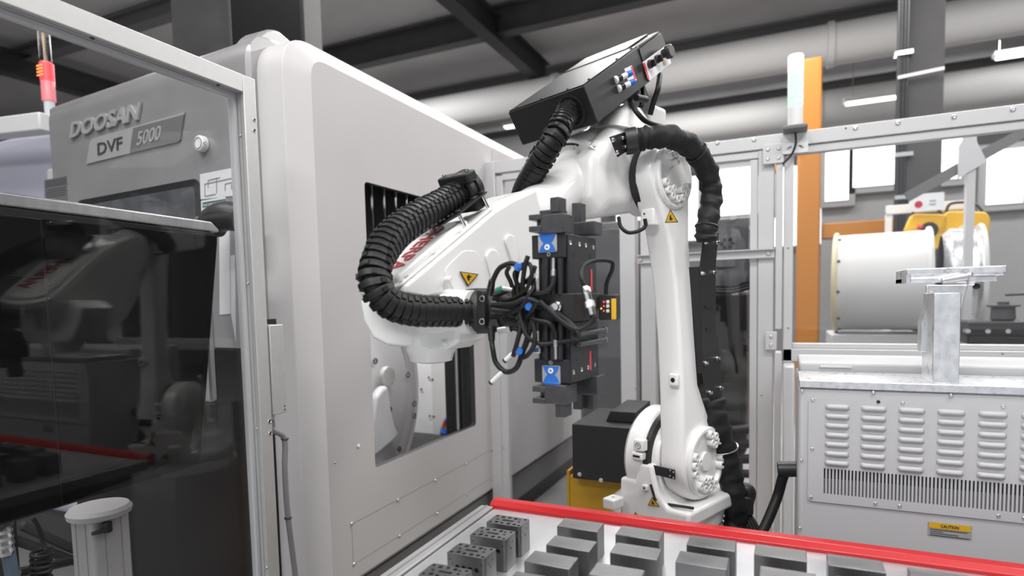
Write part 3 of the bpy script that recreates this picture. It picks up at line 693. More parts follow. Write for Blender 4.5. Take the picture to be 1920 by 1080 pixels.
# ================================================================== LEFT FENCE
fx = -1.62
lf = empty('guard_panel', (fx-.03, 1.0, 0), 'aluminium framed plexiglass guard panel in the left foreground', 'guard panel')
zt = at(482, 150, x=fx).z; zb = at(440, 167, x=fx).z; xb = at(440, 183, z=zb).x
y0 = at(459, 220, x=fx).y; y1 = at(482, 220, x=fx).y; xb2 = at(433, 220, y=y0).x
MB().box(xb2, fx, y0, y1, 0, zt).build('post', 'alu', lf, bevel=.003)
MB().box(xb2, fx, -1.2, y0-.0005, zb, zt).build('top_rail', 'alu', lf, bevel=.003)
for dx in (.3, .52, .74):
    xx = xb2+(fx-xb2)*dx
    MB().box(xx-.0012, xx+.0012, y0-.0015, y0, 0, zb).build('groove', 'greyink', lf)
    MB().box(xx-.0012, xx+.0012, -1.2, y0, zb-.0015, zb).build('groove', 'greyink', lf)
MB().box(xb2+.012, xb2+.02, -1.2, y0-.012, .05, zb+.01).build('pane', 'smoke', lf)
MB().box(xb2+.004, xb2+.03, y0-.014, y0-.001, 0, zb).build('glazing_bead', 'fence', lf)
MB().box(xb2+.004, xb2+.03, -1.2, y0-.014, zb-.012, zb-.001).build('glazing_bead', 'fence', lf)
MB().box(xb2, fx, -1.2, y0, 0, .06).build('bottom_rail', 'alu', lf, bevel=.003)
for py in (225, 245, 790, 812):
    c = at(477 if py < 500 else 505.5+(py-790)*.07, py, x=fx); MB().torus(c+V((.0005, 0, 0)), (1, 0, 0), .006, .0018, 14, 6).build('screw_ring', 'chrome', lf)
    MB().cyl(c-V((.004, 0, 0)), c+V((.001, 0, 0)), .004, n=10).build('screw_socket', 'ink', lf)
for px, py in ((451, 254), (465, 531), (481, 804), (500, 1064)): screw(at(px, py, y=y0-.001), (0, -1, 0), lf, .005)
for px, py in ((173, 71), (409, 159)): screw(at(px, py, z=zb), (0, 0, -1), lf, .006, 'darkgrey')
# switch box on black bracket next to the post
sw = empty('switch_box', at(520, 772, x=fx+.01), 'narrow grey switch box with round push buttons beside the fence post', 'switch box')
sx = -1.66
MB().box(sx-.03, sx-.022, y1+.035, y1+.10, at(525, 775, x=sx).z, at(520, 598, x=sx).z).build('bracket', 'black', sw)
a, b = at(516, 608, x=sx), at(528, 770, x=sx)
zs1, zs0 = a.z, b.z
yl = y1+.004; yr = at(526, 690, x=sx+.0).y
MB().box(sx-.02, fx+.005, yl, yl+.062, zs0, zs1).build('enclosure', 'alu', sw, bevel=.003)
for i_, f_ in enumerate((.80, .60, .40)):
    zz = zs0+(zs1-zs0)*f_
    MB().cyl((sx+.005, yl-.012, zz), (sx+.005, yl, zz), .012, n=20).build('push_button', 'chrome' if i_ != 1 else 'black', sw, bevel=.003)
    MB().box(sx-.012, sx+.02, yl-.002, yl, zz-.035, zz+.02).build('button_surround', 'black', sw)
MB().cyl((sx+.005, yl-.006, zs0+(zs1-zs0)*.21), (sx+.005, yl, zs0+(zs1-zs0)*.21), .012, n=20).build('blank_plug', 'fence', sw)
for dz_ in (.012, .024): screw((fx+.005, yl+.05, zs0+dz_), (1, 0, 0), sw, .003, 'ink')
MB().cyl((sx+.005, yl+.022, zs0-.02), (sx+.005, yl+.022, zs0), .014, n=16).build('cable_gland', 'white', sw)
cb_ = catmull([(sx+.005, yl+.022, zs0-.02), (sx+.0, yl+.03, zs0-.06), at(533, 822, x=sx), at(534, 880, x=sx), at(539, 960, x=sx), at(549, 1040, x=sx), at(555, 1100, x=sx), at(560, 1250, x=sx)])
t = tag(MB().tube(cb_, .0105).build('grey_conduit', 'translucent'), 'grey cable running down from the switch box along the post', 'cable')
for py in (823, 971):
    c = at(534 if py < 900 else 540, py, x=sx); MB().torus(c, (0, .05, 1), .0115, .003, 16, 6).build('cable_tie', 'black', t)

# ================================================================== REAR FENCE
YF = 3.4
rf = empty('rear_fence', (0, YF, 0), 'light grey framed plexiglass fence behind the robot', 'fence')
def post(x0, x1, z0, z1, y=YF, d=.09, m='fence'):
    return MB().box(x0, x1, y, y+d, z0, z1).build('post', m, rf, bevel=.004)
zt2 = 2.46
post(-1.705, -1.635, .15, zt2); MB().box(-1.635, -1.59, YF+.012, YF+.06, .15, zt2-.09).build('inner_frame', 'fence', rf, bevel=.003)
MB().box(-1.635, -.86, YF, YF+.09, zt2-.075, zt2).build('top_rail', 'fence', rf, bevel=.004)
MB().box(-1.59, -.86, YF+.012, YF+.06, zt2-.12, zt2-.075).build('inner_frame', 'fence', rf, bevel=.003)
post(-.856, -.768, 0, 2.40); post(-.737, -.655, 0, 2.34)
MB().box(-.70, .0, YF, YF+.08, 2.345, 2.414).build('top_rail', 'fence', rf, bevel=.004)
MB().box(.0, 2.2, YF, YF+.08, 2.345, 2.414).build('top_rail', 'fence', rf, bevel=.004)
MB().box(.0, 2.2, YF+.012, YF+.06, 2.305, 2.343).build('inner_frame', 'fence', rf, bevel=.003)
MB().box(-.655, .0, YF+.012, YF+.06, 2.305, 2.343).build('inner_frame', 'fence', rf, bevel=.003)
a = at(1421, 500, y=YF).x; b = at(1451, 500, y=YF).x; post(a, b, 0, 2.34)
MB().box(a-.04, a-.002, YF+.012, YF+.05, .2, 2.3).build('inner_frame', 'fence', rf, bevel=.003)
a = at(1453.5, 500, y=YF).x; b = at(1467, 500, y=YF).x
post(a, b, at(1460, 617, y=YF).z, 2.34, y=YF-.02); post(a, b, 0, at(1460, 660, y=YF).z, y=YF-.02)
a = b+.004; b = at(1487, 500, y=YF).x; post(a, b, at(1480, 680, y=YF).z, 2.3)
z0 = at(1600, 680, y=YF).z; z1 = at(1600, 655, y=YF).z
MB().box(a, 2.2, YF, YF+.08, z0, z1).build('middle_rail', 'fence', rf, bevel=.004)
MB().box(b, 2.2, YF+.02, YF+.07, z1+.001, z1+.026).build('inner_frame', 'fence', rf, bevel=.003)
post(2.12, 2.2, 0, 2.34)
# crossbar (angle iron)
k = MB(); k.box(-.748, -.045, YF-.022, YF-.017, 1.79, 1.835); k.box(-.748, -.045, YF-.045, YF-.022, 1.83, 1.835); k.build('crossbar', 'fence', rf)
for px, py in ((1201, 487), (1441, 475)): screw(at(px, py, y=YF-.024), (0, -1, 0), rf, .012, 'fence')
for x0, x1, zz0, zz1 in ((-1.59, -.86, .2, 2.34), (-.655, -.17, .2, 2.31), (.045, 2.12, z1+.02, 2.31)):
    MB().box(x0, x1, YF+.035, YF+.041, zz0, zz1).build('pane', 'clear', rf)
MB().box(-1.59, -.86, YF, YF+.08, .15, .2).build('bottom_rail', 'fence', rf)
def plate4(px, py, w_, h_, nx=2, nz=2):
    c = at(px, py, y=YF-.03); k_ = MB().box(c.x-w_/2, c.x+w_/2, YF-.03, YF-.021, c.z-h_/2, c.z+h_/2).build('joint_plate', 'fence', rf, bevel=.003)
    for i_ in range(nx):
        for j_ in range(nz): screw((c.x+(i_-(nx-1)/2)*w_*.5, YF-.031, c.z+(j_-(nz-1)/2)*h_*.45), (0, -1, 0), rf, .009)
plate4(1450, 288, .10, .10); plate4(1445.5, 639, .055, .095, 1, 2)
for px, py in ((1414, 262), (1586, 240.5), (1604, 240), (1684, 230.5), (1789, 219), (1899, 205), (1345, 268)):
    screw(at(px, py, y=YF-.001), (0, -1, 0), rf, .011 if px != 1586 else .004, 'chrome' if px != 1586 else 'ink')
for px, py in ((1478, 465), (1478, 615), (1740, 667), (1880, 663), (932, 368), (944, 840), (1428, 741), (1192, 728)):
    screw(at(px, py, y=YF-.001), (0, -1, 0), rf, .005, 'greyink')
# small grey conduit channels right of the post, above the cabinet
a, b = at(1468, 690, y=YF-.2), at(1490, 690, y=YF-.2)
tag(MB().box(a.x, b.x, YF-.2, YF-.05, .35, at(1480, 686, y=YF-.2).z).build('cable_channel', 'fence', bevel=.01), 'grey vertical cable channel between the fence post and the cabinet', 'channel')
# signal light tower on the fence
st_ = empty('signal_light', at(1492, 270, y=YF-.05), 'lit pale green signal light on a white tube mounted on the fence', 'signal light')
a, b = at(1491, 240, y=YF-.06), at(1489.5, 104, y=YF-.06)
d = b-a; d = V((0, 0, d.length)); rr_ = .036
MB().cyl(a, a+d*.27, rr_*.97).build('tube', 'white', st_)
MB().lathe(a+d*.27, d, [(0, rr_*.9), (.01, rr_), (d.length*.50, rr_), (d.length*.50+.002, rr_*.95)], 28).build('lens_lower', mat('pale_green_lens', (.62, .78, .68), .25, emit=.3, ecol=(.8, 1, .88)), st_)
for i_ in range(5):
    z_ = a.z+d.z*(.32+.085*i_); MB().torus((a.x, a.y, z_), (0, 0, 1), rr_*.99, .002, 24, 6).build('lens_ring', 'greenlamp', st_)
MB().box(a.x-.015, a.x+.012, a.y-rr_-.001, a.y-rr_+.004, a.z+d.z*.42, a.z+d.z*.72).build('lens_reflector', 'greenlamp', st_)
MB().lathe(a+d*.77, d, [(0, rr_), (d.length*.21, rr_), (d.length*.23, rr_*.9)], 28).build('lens_upper', 'whitelamp', st_)
a1 = at(1491, 240, y=YF-.1)
k = MB(); k.box(a1.x-.055, a1.x+.055, YF-.13, YF-.02, a1.z-.012, a1.z+.012); k.build('foot_plate', 'midgrey', st_, bevel=.008)
c = at(1491, 268, y=YF-.035)
hh = .058; hol = []
for sx_, sz_, ang_ in ((-1, -1, 35), (1, -1, -35), (-1, 1, -35), (1, 1, 35)):
    ca, sa = math.cos(R(ang_)), math.sin(R(ang_))
    hol.append([V((c.x+sx_*.027+ca*u_-sa*v_, YF-.04, c.z+sz_*.022+sa*u_+ca*v_)) for u_, v_ in rrect(.026, .009, .004, 3)])
MB().holed([V((c.x+u_, YF-.04, c.z+v_)) for u_, v_ in rrect(hh*2, .10, .008, 3)], hol, (0, .006, 0)).build('mounting_bracket', 'white', st_)
MB().tube(catmull([at(1491, 246, y=YF-.06), at(1492, 268, y=YF-.06), at(1484, 290, y=YF-.05), at(1467, 308, y=YF-.04)]), .005).build('lamp_cable', 'black', st_)

# ================================================================== CABINET
YC = 1.95
cb = empty('electrical_cabinet', (.7, 2.15, 0), 'light grey cabinet with louvred vent panel and galvanised lid at right', 'cabinet')
cx0 = at(1497, 860, y=YC).x; zc = at(1700, 733, y=YC).z
MB().box(cx0, 1.5, YC, 2.5, .08, zc).build('body', 'cab', cb, bevel=.012, seg=3)
MB().box(cx0+.03, 1.47, YC+.03, 2.47, 0, .08).build('plinth', 'dark', cb)
MB().box(cx0+.0, 1.51, YC-.006, 2.18, zc, zc+.022).build('lid', 'galv', cb, bevel=.002)
zz = at(1700, 683, y=2.2).z
MB().box(cx0+.005, 1.5, 2.2, 2.5, zc, zz).build('rear_housing', 'cab', cb, bevel=.008)
a, b = at(1537, 684, y=2.199), at(1597, 688, y=2.199)
MB().box(a.x, b.x, 2.196, 2.2, b.z-.004, a.z-.002).build('label_slot', 'fence', cb, bevel=.001)
# vent panel proud of the door, with real slots
pz1 = at(1516, 746, y=YC).z; pz0 = at(1514, 938, y=YC).z; px0 = at(1515, 850, y=YC).x; px1 = 1.12
sx0 = at(1546, 880, y=YC).x; 
sxe = at(1440+1230/2.571, 660+700/2.571, y=YC).x; pit = (sxe-sx0)/52
sz1 = at(1546, 660+558/2.571, y=YC).z; sz0 = at(1546, 660+682/2.571, y=YC).z
holes = []; ns = int((px1-.05-sx0)/pit)
for i_ in range(ns):
    xc = sx0+pit*i_
    holes.append([V((xc+a, YC-.004, (sz0+sz1)/2+b)) for a, b in rrect(pit*.48, sz1-sz0, pit*.235, 2)])
MB().holed([V((px0+(px1-px0)/2+a, YC-.004, (pz0+pz1)/2+b)) for a, b in rrect(px1-px0, pz1-pz0, .01, 3)], holes, (0, .0035, 0)).build('vent_panel', 'cab', cb)
MB().box(px0+.03, px1-.03, YC-.0006, YC-.0003, sz0-.01, (sz0+sz1)/2+.008).build('vent_backing', mat('vent_backing_grey', (.12, .12, .125), .6), cb)
MB().box(px0+.03, px1-.03, YC-.0006, YC-.0003, (sz0+sz1)/2+.008, sz1+.01).build('vent_backing', 'ink', cb)
# louvres
col = [(275, 395), (450, 572), (630, 760), (820, 952), (1012, 1155)]
xs_ = [(at(1440+a/2.571, 770, y=YC).x, at(1440+b/2.571, 770, y=YC).x) for a, b in col]
w_ = sum(b-a for a, b in xs_)/5; pc = (xs_[4][0]-xs_[0][0])/4
lz1 = at(1570, 660+265/2.571, y=YC).z; lz0 = at(1570, 660+535/2.571, y=YC).z
k = MB(); hL = .0165
for s_ in range(7):
    pass
rings = []
nseg = 12
for i_ in range(nseg+1):
    t_ = i_/nseg; xx = w_*t_; e_ = min(1, math.sin(math.pi*min(max(t_, .0), 1))*3.2) if 0 < t_ < 1 else .02
    rr2 = [V((xx, -math.sin(R(a_))*.010*e_ if a_ < 180 else 0, (math.cos(R(a_))*.5)*hL*(.6+.4*e_))) for a_ in range(0, 181, 20)]
    rings.append(rr2)
k.loft(rings, caps=True, closed=True)
L0 = k.build('louvre', 'cab', cb, sharp=60)
nc = 0
for i_ in range(9):
    xx = xs_[0][0]+pc*i_
    if xx+w_ > px1-.02: break
    for j_ in range(7):
        zz_ = lz1+(lz0-lz1)*j_/6
        P_ = V((xx+w_/2, YC-.009, zz_))
        o = L0 if nc == 0 else L0.copy()
        if nc: C.objects.link(o); o.parent = cb
        o.location = P_-wl(cb); nc += 1
for cx_, cy_ in ((165, 187), (508, 195), (882, 208), (216, 230), (532, 240), (650, 245), (1133, 263), (213, 466), (161, 522), (207, 700), (518, 730), (635, 742), (1111, 789), (154, 849), (1234, 800)):
    screw(at(1440+cx_/2.571, 660+cy_/2.571, y=YC-.004), (0, -1, 0), cb, .0048, 'ink' if cx_ == 532 else 'chrome')
def cq(px, py, o_=.0): return at(px, py, y=YC-o_)
A, B, D_, E_ = cq(1740, 977), cq(1822, 984), cq(1739, 1002), cq(1821, 1010)
lw = B.x-A.x; z1_, z0_ = A.z, D_.z; zm = z1_-(z1_-z0_)*.45
cl_ = MB().box(A.x, B.x, YC-.002, YC, z0_, z1_).build('caution_label', 'greyink', cb)
MB().box(A.x+.002, B.x-.002, YC-.003, YC-.002, zm, z1_-.001).build('caution_band', 'label_yellow', cl_)
text('caution_lettering', 'CAUTION', (A.x+lw*.29, YC-.003, zm+.0035), (lw*.42, 0, 0), (0, 0, .0085), 'ink', cl_, .0006, n=(0, -1, 0), bold=.02)
for i_ in range(4):
    MB().box(A.x+.005, A.x+lw*(.9, .35, .7, .95)[i_], YC-.0025, YC-.002, zm-.005-.0052*i_, zm-.0035-.0052*i_).build('print_line', 'ink', cl_)
# thick black cable leaving the cabinet side
t = tag(MB().tube(catmull([at(1486, 877, y=2.2), at(1470, 890, y=2.2), at(1458, 930, y=2.2), at(1440, 975, y=2.15), at(1420, 1015, y=2.1), at(1400, 1060, y=2.05), at(1395, 1200, y=2.1)]), .017, 14).build('supply_cable', 'rubber'), 'thick black supply cable curving down from the cabinet side', 'cable')
MB().cyl(at(1478, 878, y=2.2)+V((.03, 0, 0)), at(1476, 879, y=2.2)-V((.03, 0, 0.005)), .026, n=20).build('cable_gland', 'black', t, bevel=.004)
# ------------------------------------------------------------------ regrip station on the cabinet
YR = 1.96
rg = empty('regrip_stand', (.395, 2.02, zc+.022), 'milled aluminium block column on the cabinet lid with a clamp bar on top', 'fixture')
a, b = at(1750, 620, y=YR), at(1801, 620, y=YR); zt3 = at(1775, 549, y=YR).z
MB().box(a.x, b.x, YR, YR+.14, zc+.022, zt3).build('column_block', 'milled', rg, bevel=.002)
a2, b2 = at(1732, 640, y=YR+.11), at(1735, 530, y=YR+.11)
MB().prism([at(1738, 534, y=YR+.145), at(1815, 534, y=YR+.145), at(1801, 590, y=YR+.145), at(1745, 712, y=YR+.145), at(1730, 655, y=YR+.145)], (0, .02, 0)).build('gusset_plate', 'milled', rg, bevel=.002)
MB().prism([at(1727, 605, y=YR+.10), at(1748, 545, y=YR+.10), at(1748, 660, y=YR+.10), at(1726, 660, y=YR+.10)], (0, .05, 0)).build('side_bracket', 'milled', rg, bevel=.002)
ba, bb, bc, bd = at(1700, 504, y=YR-.05), at(1888, 498, y=YR-.05), at(1888, 530, y=YR-.05), at(1702, 532, y=YR-.05)
zm = (ba.z+bb.z)/2; z0_ = (bc.z+bd.z)/2
MB().box(ba.x, bb.x, YR+.03, YR+.04, z0_+.018, zm).build('clamp_bar_rear', 'milled', rg, bevel=.002)
MB().box(ba.x, bb.x, YR-.05, YR-.04, z0_+.026, zm).build('clamp_bar_front', 'milled', rg, bevel=.002)
MB().box(ba.x, bb.x, YR+.02, YR+.12, z0_+.004, z0_+.018).build('clamp_bed', 'milled', rg, bevel=.002)
MB().box(ba.x, ba.x+.012, YR-.04, YR+.12, z0_+.004, zm).build('end_block', 'milled', rg, bevel=.002)
MB().box(bb.x-.07, bb.x, YR-.04, YR+.1, z0_+.018, zm-.004).build('end_block', 'milled', rg, bevel=.004)
c1_, c2_ = at(1766, 527, y=YR), at(1815, 518, y=YR)
MB().cyl(c1_, c2_, .010, .017, n=24).build('spindle', 'brush', rg); MB().cyl(at(1815, 524, y=YR-.02), at(1826, 524, y=YR-.02), .016, n=24).build('spindle_nut', 'milled', rg)
for px in (1777, 1810):
    c = at(px, 508, y=YR-.051); MB().torus(c, (0, 1, 0), .0065, .002, 18, 6).build('bolt_ring', 'chrome', rg); MB().cyl(c, c+V((0, -.003, 0)), .005, n=16).build('bolt', 'chrome', rg)
c = at(1831, 537, y=YR+.05); MB().sphere(c, .009, 12).build('knob', 'black', rg)

# ================================================================== LOADING TABLE
tb = empty('loading_table', (.2, .9, 0), 'loading table with bright sheet metal top, red back rail and alloy side rail', 'table')
TZ = .95
MB().box(-.822, 1.6, -.3, 1.65, TZ-.012, TZ).build('table_top', 'tray', tb)
k = MB(); k.prism([(-.84, 1.651, TZ-.03), (-.84, 1.651, TZ+.008), (-.84, 1.668, TZ+.02), (-.84, 1.70, TZ+.02), (-.84, 1.70, TZ-.03)], (2.46, 0, 0)); k.build('back_rail', 'red', tb, bevel=.002)
k = MB(); k.box(-.87, -.826, -.3, 1.654, TZ-.035, TZ+.006); k.build('side_rail', 'rail_alu', tb, bevel=.004)
MB().box(-.852, -.846, -.3, 1.654, TZ+.0055, TZ+.0068).build('side_rail_slot', 'midgrey', tb)
MB().box(-.80, 1.55, -.28, 1.62, TZ-.1, TZ-.012).build('subframe', 'midgrey', tb)
for xx in (-.8, 1.48):
    for yy in (-.25, 1.54): MB().box(xx, xx+.07, yy, yy+.07, 0, TZ-.1).build('leg', 'midgrey', tb)
# blocks ------------------------------------------------------------
BH = 1.03-TZ
blk = MB().box(-.0525, .0525, -.031, .031, 0, BH).build('steel_block', 'steel', bevel=.0016)
WL[blk.name] = V((0, 0, 0))
grid = {  # (row, column) -> x of the left edge, y of the front edge
    (1, 1): (-.517, 1.388), (2, 1): (-.501, 1.270), (3, 1): (-.514, 1.170), (4, 1): (-.51, 1.060),
    (1, 2): (-.367, 1.388), (2, 2): (-.352, 1.282), (3, 2): (-.355, 1.165),
}
for (r_, c_), (px, py) in {(1, 3): (1286.7, 1021.7), (1, 4): (1414, 1040), (1, 5): (1553, 1060)}.items():
    p = at(px, py, z=1.03); grid[(r_, c_)] = (p.x, 1.388)
p = at(1363, 1068, z=1.03); grid[(2, 3)] = (p.x-.105, p.y)
p = at(1425, 1060, z=1.03); grid[(2, 4)] = (p.x, p.y-.062)
p = at(1567, 1079, z=1.03); grid[(2, 5)] = (p.x, p.y-.062)
p = at(1700.7, 1063, z=1.03); grid[(1, 6)] = (p.x, p.y-.062)
p = at(1119, 1054, z=1.03); grid[(3, 2)] = (p.x, p.y-.062)
on_ = ['', 'first', 'second', 'third', 'fourth', 'fifth', 'sixth']
first = True
for (r_, c_), (x_, y_) in sorted(grid.items()):
    o = blk if first else blk.copy()
    if not first: C.objects.link(o)
    first = False
    o.location = (x_+.0525, y_+.031, TZ); o.rotation_euler = (0, 0, R(random.uniform(-.8, .8)))
    row_ = {1: 'in the row along the red rail', 2: 'in the second row from the red rail', 3: 'in the third row from the red rail', 4: 'at the bottom edge, nearest the camera'}[r_]
    tag(o, ('plain steel block %s, %s from the left' % (row_, on_[c_])) if r_ < 4 else 'plain steel block cut by the bottom edge, left of the others', 'block', 'plain steel blocks on the table')
# drilled manifold blocks
def drilled():
    w_, d_, h_ = .096, .06, BH
    k = MB()
    k.prism([V((a, b, 0)) for a, b in fillet([(-w_/2, -d_/2), (w_/2, -d_/2), (w_/2, d_/2), (-w_/2, d_/2)], [.002, .008, .002, .008], 4)], (0, 0, h_))
    body = k.build('manifold_block', 'steel', bevel=.0)
    k = MB()
    rnd = random.Random(3)
    tops = [(-.040, -.022, .0035), (.040, -.022, .0035), (-.040, .021, .0035), (.040, .021, .0035), (-.024, -.018, .0045), (-.008, -.02, .004), (.01, -.019, .0045), (.026, -.018, .004), (-.03, .0, .003), (.03, .002, .003), (-.022, .018, .0045), (-.004, .02, .004), (.014, .019, .0045), (.026, .017, .003), (-.012, .0, .0035), (.012, .0, .0035)]
    tops = [(x, y, r*1.25) for x, y, r in tops]
    for x, y, r in tops: k.cyl((x, y, h_-.02), (x, y, h_+.01), r, n=12)
    k.box(-.012, .012, -.0035, .0035, h_-.006, h_+.01)
    for i_ in range(4): k.cyl((-.022+.0165*i_, -d_/2-.01, h_*.62), (-.022+.0165*i_, -d_/2+.014, h_*.62), .0058, n=14)
    for x, z in ((-.04, .82), (-.034, .7), (.04, .8)): k.cyl((x, -d_/2-.01, h_*z), (x, -d_/2+.01, h_*z), .002, n=8)
    for y, z, r in ((-.012, .75, .002), (0, .62, .003), (.012, .78, .002)): k.cyl((w_/2-.01, y, h_*z), (w_/2+.01, y, h_*z), r, n=8)
    cut = k.build('cutter', 'steel', merge=False)
    md = body.modifiers.new('holes', 'BOOLEAN'); md.object = cut; md.operation = 'DIFFERENCE'; md.solver = 'EXACT'; md.use_self = True
    dg = bpy.context.evaluated_depsgraph_get(); me = bpy.data.meshes.new_from_object(body.evaluated_get(dg))
    body.modifiers.clear(); body.data = me; bpy.data.objects.remove(cut)
    me.set_sharp_from_angle(angle=R(30))
    return body
db = drilled()
for i_, y_ in enumerate((1.378, 1.288, 1.178, 1.060)):
    o = db if i_ == 0 else db.copy()
    if i_: C.objects.link(o)
    o.location = (-.648, y_, TZ); o.rotation_euler = (0, 0, R((-.6, .4, 0, .5)[i_]))
    tag(o, 'steel block full of drilled holes, %s from the red rail' % on_[i_+1], 'block', 'drilled steel blocks on the table')
# ================================================================== ROBOT
UU = V((-.375, -.927, 0)).normalized(); NN = V((.927, -.375, 0)).normalized(); ZZ = V((0, 0, 1))
def P3(c, s, z): return NN*c+UU*s+ZZ*z
def cp(px, py, c): return on(px, py, NN*c, NN)
def sp(px, py, s): return on(px, py, UU*s, UU)
rb = empty('robot_arm', P3(-1.2, -1.87, 0), 'large white six axis robot arm standing behind the red rail', 'robot')
bolt_me = {}
def socket(p, ax, r, h, m='robot', name='bolt'):
    """socket head cap bolt with a real hex recess ring"""
    key = (round(r, 4), round(h, 4), m, tuple(round(x, 2) for x in ax))
    if key not in bolt_me:
        k = MB(); k.lathe((0, 0, 0), ax, [(0, r), (h*.92, r), (h, r*.88), (h, r*.5), (h*.5, r*.42)], 14)
        bmesh.ops.recalc_face_normals(k.bm, faces=k.bm.faces)
        me = bpy.data.meshes.new(name)
        for f in k.bm.faces: f.smooth = True
        k.bm.to_mesh(me); k.bm.free(); me.set_sharp_from_angle(angle=R(30)); me.materials.append(M[m]); bolt_me[key] = me
    o = bpy.data.objects.new(name, bolt_me[key]); C.objects.link(o); WL[o.name] = V(p); o.parent = rb; o.location = V(p)-wl(rb); return o
J2 = (-1.87, 1.035); J3 = (-1.765, 1.99)
def csh(z): return -.055*(z-J2[1])/(J3[1]-J2[1])
def arc(c0, c1, r, a0, a1, n): return [(c0+r*math.cos(R(a0+(a1-a0)*i/n)), c1+r*math.sin(R(a0+(a1-a0)*i/n))) for i in range(n+1)]
# --- lower arm
out = arc(J2[0], J2[1], .138, 165, 375, 18)
out += [(-1.752, 1.26), (-1.757, 1.45), (-1.752, 1.65), (-1.72, 1.82), (-1.672, 1.92)]
out += arc(J3[0], J3[1], .118, -10, 190, 16)
out += [(-1.872, 1.9), (-1.858, 1.8), (-1.857, 1.5), (-1.862, 1.3), (-1.93, 1.17)]
k = MB(); cA, cB = -1.112, -1.022
cs = [(cA, .94), (cA+.012, 1.0), (cB-.02, 1.0), (cB, .93)]
ctr = [(J2[0]+(J3[0]-J2[0])*min(max((z-J2[1])/(J3[1]-J2[1]), 0), 1)) for s, z in out]
rings = []
for c_, f_ in cs:
    rg_ = []
    for (s, z), m_ in zip(out, ctr):
        zc_ = min(max(z, J2[1]), J3[1])
        rg_.append(P3(c_+csh(z), m_+(s-m_)*f_, zc_+(z-zc_)*f_))
    rings.append(rg_)
k.loft(rings); k.build('lower_arm', 'robot', rb, bevel=.010, seg=4, ang=40, sharp=60)
def hubside(J, c, r, groups, name):
    o = P3(c+csh(J[1]), J[0], J[1])
    MB().lathe(o, NN, [(-.012, r), (.010, r), (.016, r-.006), (.016, r-.016), (.004, r-.022), (.004, .01)], 40).build(name, 'robot', rb, sharp=40)
    for rad, angs, br in groups:
        for a_ in angs:
            p = o+(UU*math.cos(R(a_))+ZZ*math.sin(R(a_)))*rad
            socket(p-NN*.0, NN, br, .026)
    MB().lathe(o, NN, [(.003, .034), (.012, .032), (.012, .01)], 24).build('hub_cap', 'robot', rb)
hubside(J2, cB, .120, [(.092, (118, 98, 138, 20, 2, -16, -52, -72, -92, -112, 198, 180), .0145), (.066, (108, 128, -82, -102, -62, 10), .0125)], 'hub_cover')
hubside(J3, cB, .104, [(.072, (80, 100, 62, 200, 222, 245, -20, -42, -64, 270), .0125), (.048, (90, 235, -60), .012)], 'hub_cover')
# square pad on the arm face
p = sp(1265, 712, -1.748); MB().cbox(p+UU*.004, NN, ZZ, UU, .034, .042, .016).build('square_pad', 'robot', rb, bevel=.006, seg=3)
MB().cyl(p+UU*.0125, p+UU*.0118, .008, n=16).build('pad_hole', 'ink', rb)
# J2 housing left of the arm
o2 = P3(-1.125, J2[0], J2[1])
MB().lathe(o2, -NN, [(-.012, .140), (.0, .145), (.012, .145)], 56).build('joint_disc', 'robot', rb, sharp=40)
MB().lathe(o2-NN*.012, -NN, [(0, .158), (.003, .165), (.02, .165), (.023, .158)], 56).build('joint_seal', 'black', rb, sharp=40)
MB().lathe(o2-NN*.034, -NN, [(0, .166), (.006, .172), (.065, .172), (.08, .16), (.10, .12), (.105, .04)], 56).build('joint_housing', 'robot', rb, sharp=35)
for a_ in (150, 172, 194, 216, 238, 128):
    p = o2+(UU*math.cos(R(a_-180))+ZZ*math.sin(R(a_-180)))*.158+NN*.0
# base body
def q3(px, py, c=-1.2): return cp(px, py, c)
k = MB()
bo = [sp(*p, -1.70) for p in ((1162, 894), (1190, 900), (1197, 868), (1222, 872), (1231, 925), (1252, 955), (1292, 964), (1292, 995), (1180, 985), (1161, 974))]
k.prism(bo, -UU*.36); k.build('base_casting', 'robot', rb, bevel=.012, seg=4)
bz = .80
MB().lathe(P3(-1.20, J2[0]-.05, bz), ZZ, [(0, .20), (.03, .205), (.045, .2), (.075, .165), (.11, .15)], 56).build('turntable', 'robot', rb, sharp=40)
for a_ in range(-70, 60, 18):
    p = P3(-1.2, J2[0]-.05, bz+.045)+(NN*math.cos(R(a_))+UU*math.sin(R(a_)))*.182; socket(p, ZZ, .0085, .012)
f0 = [at(px, py, z=bz-.01) for px, py in ((1246, 976), (1262, 958), (1310, 950), (1337, 960), (1342, 970), (1325, 992), (1300, 1000), (1240, 1000))]
MB().prism(f0, (0, 0, -.035)).build('mounting_foot', 'robot', rb, bevel=.008, seg=3)
for px, py in ((1312, 976), (1328, 979), (1300, 962)):
    p = at(px, py, z=bz-.01); MB().cyl(p-V((0, 0, .004)), p+V((0, 0, .0005)), .008, n=16).build('foot_hole', 'greyink', rb)
lg = sp(1150, 942, -1.66); MB().cbox(lg, NN, UU, ZZ, .05, .06, .038).build('side_lug', 'robot', rb, bevel=.006, seg=3)
MB().cyl(lg+ZZ*.019, lg+ZZ*.0195, .006, n=12).build('lug_hole', 'greyink', rb)
bx = cp(1255, 1000, -1.17)
MB().box(-.50, -.16, 2.02, 2.5, 0, .74).build('pedestal', 'fence', rb, bevel=.01)
MB().lathe(P3(-1.20, J2[0]-.05, .735), ZZ, [(0, .20), (.04, .20), (.06, .19)], 40).build('base_flange', 'robot', rb)
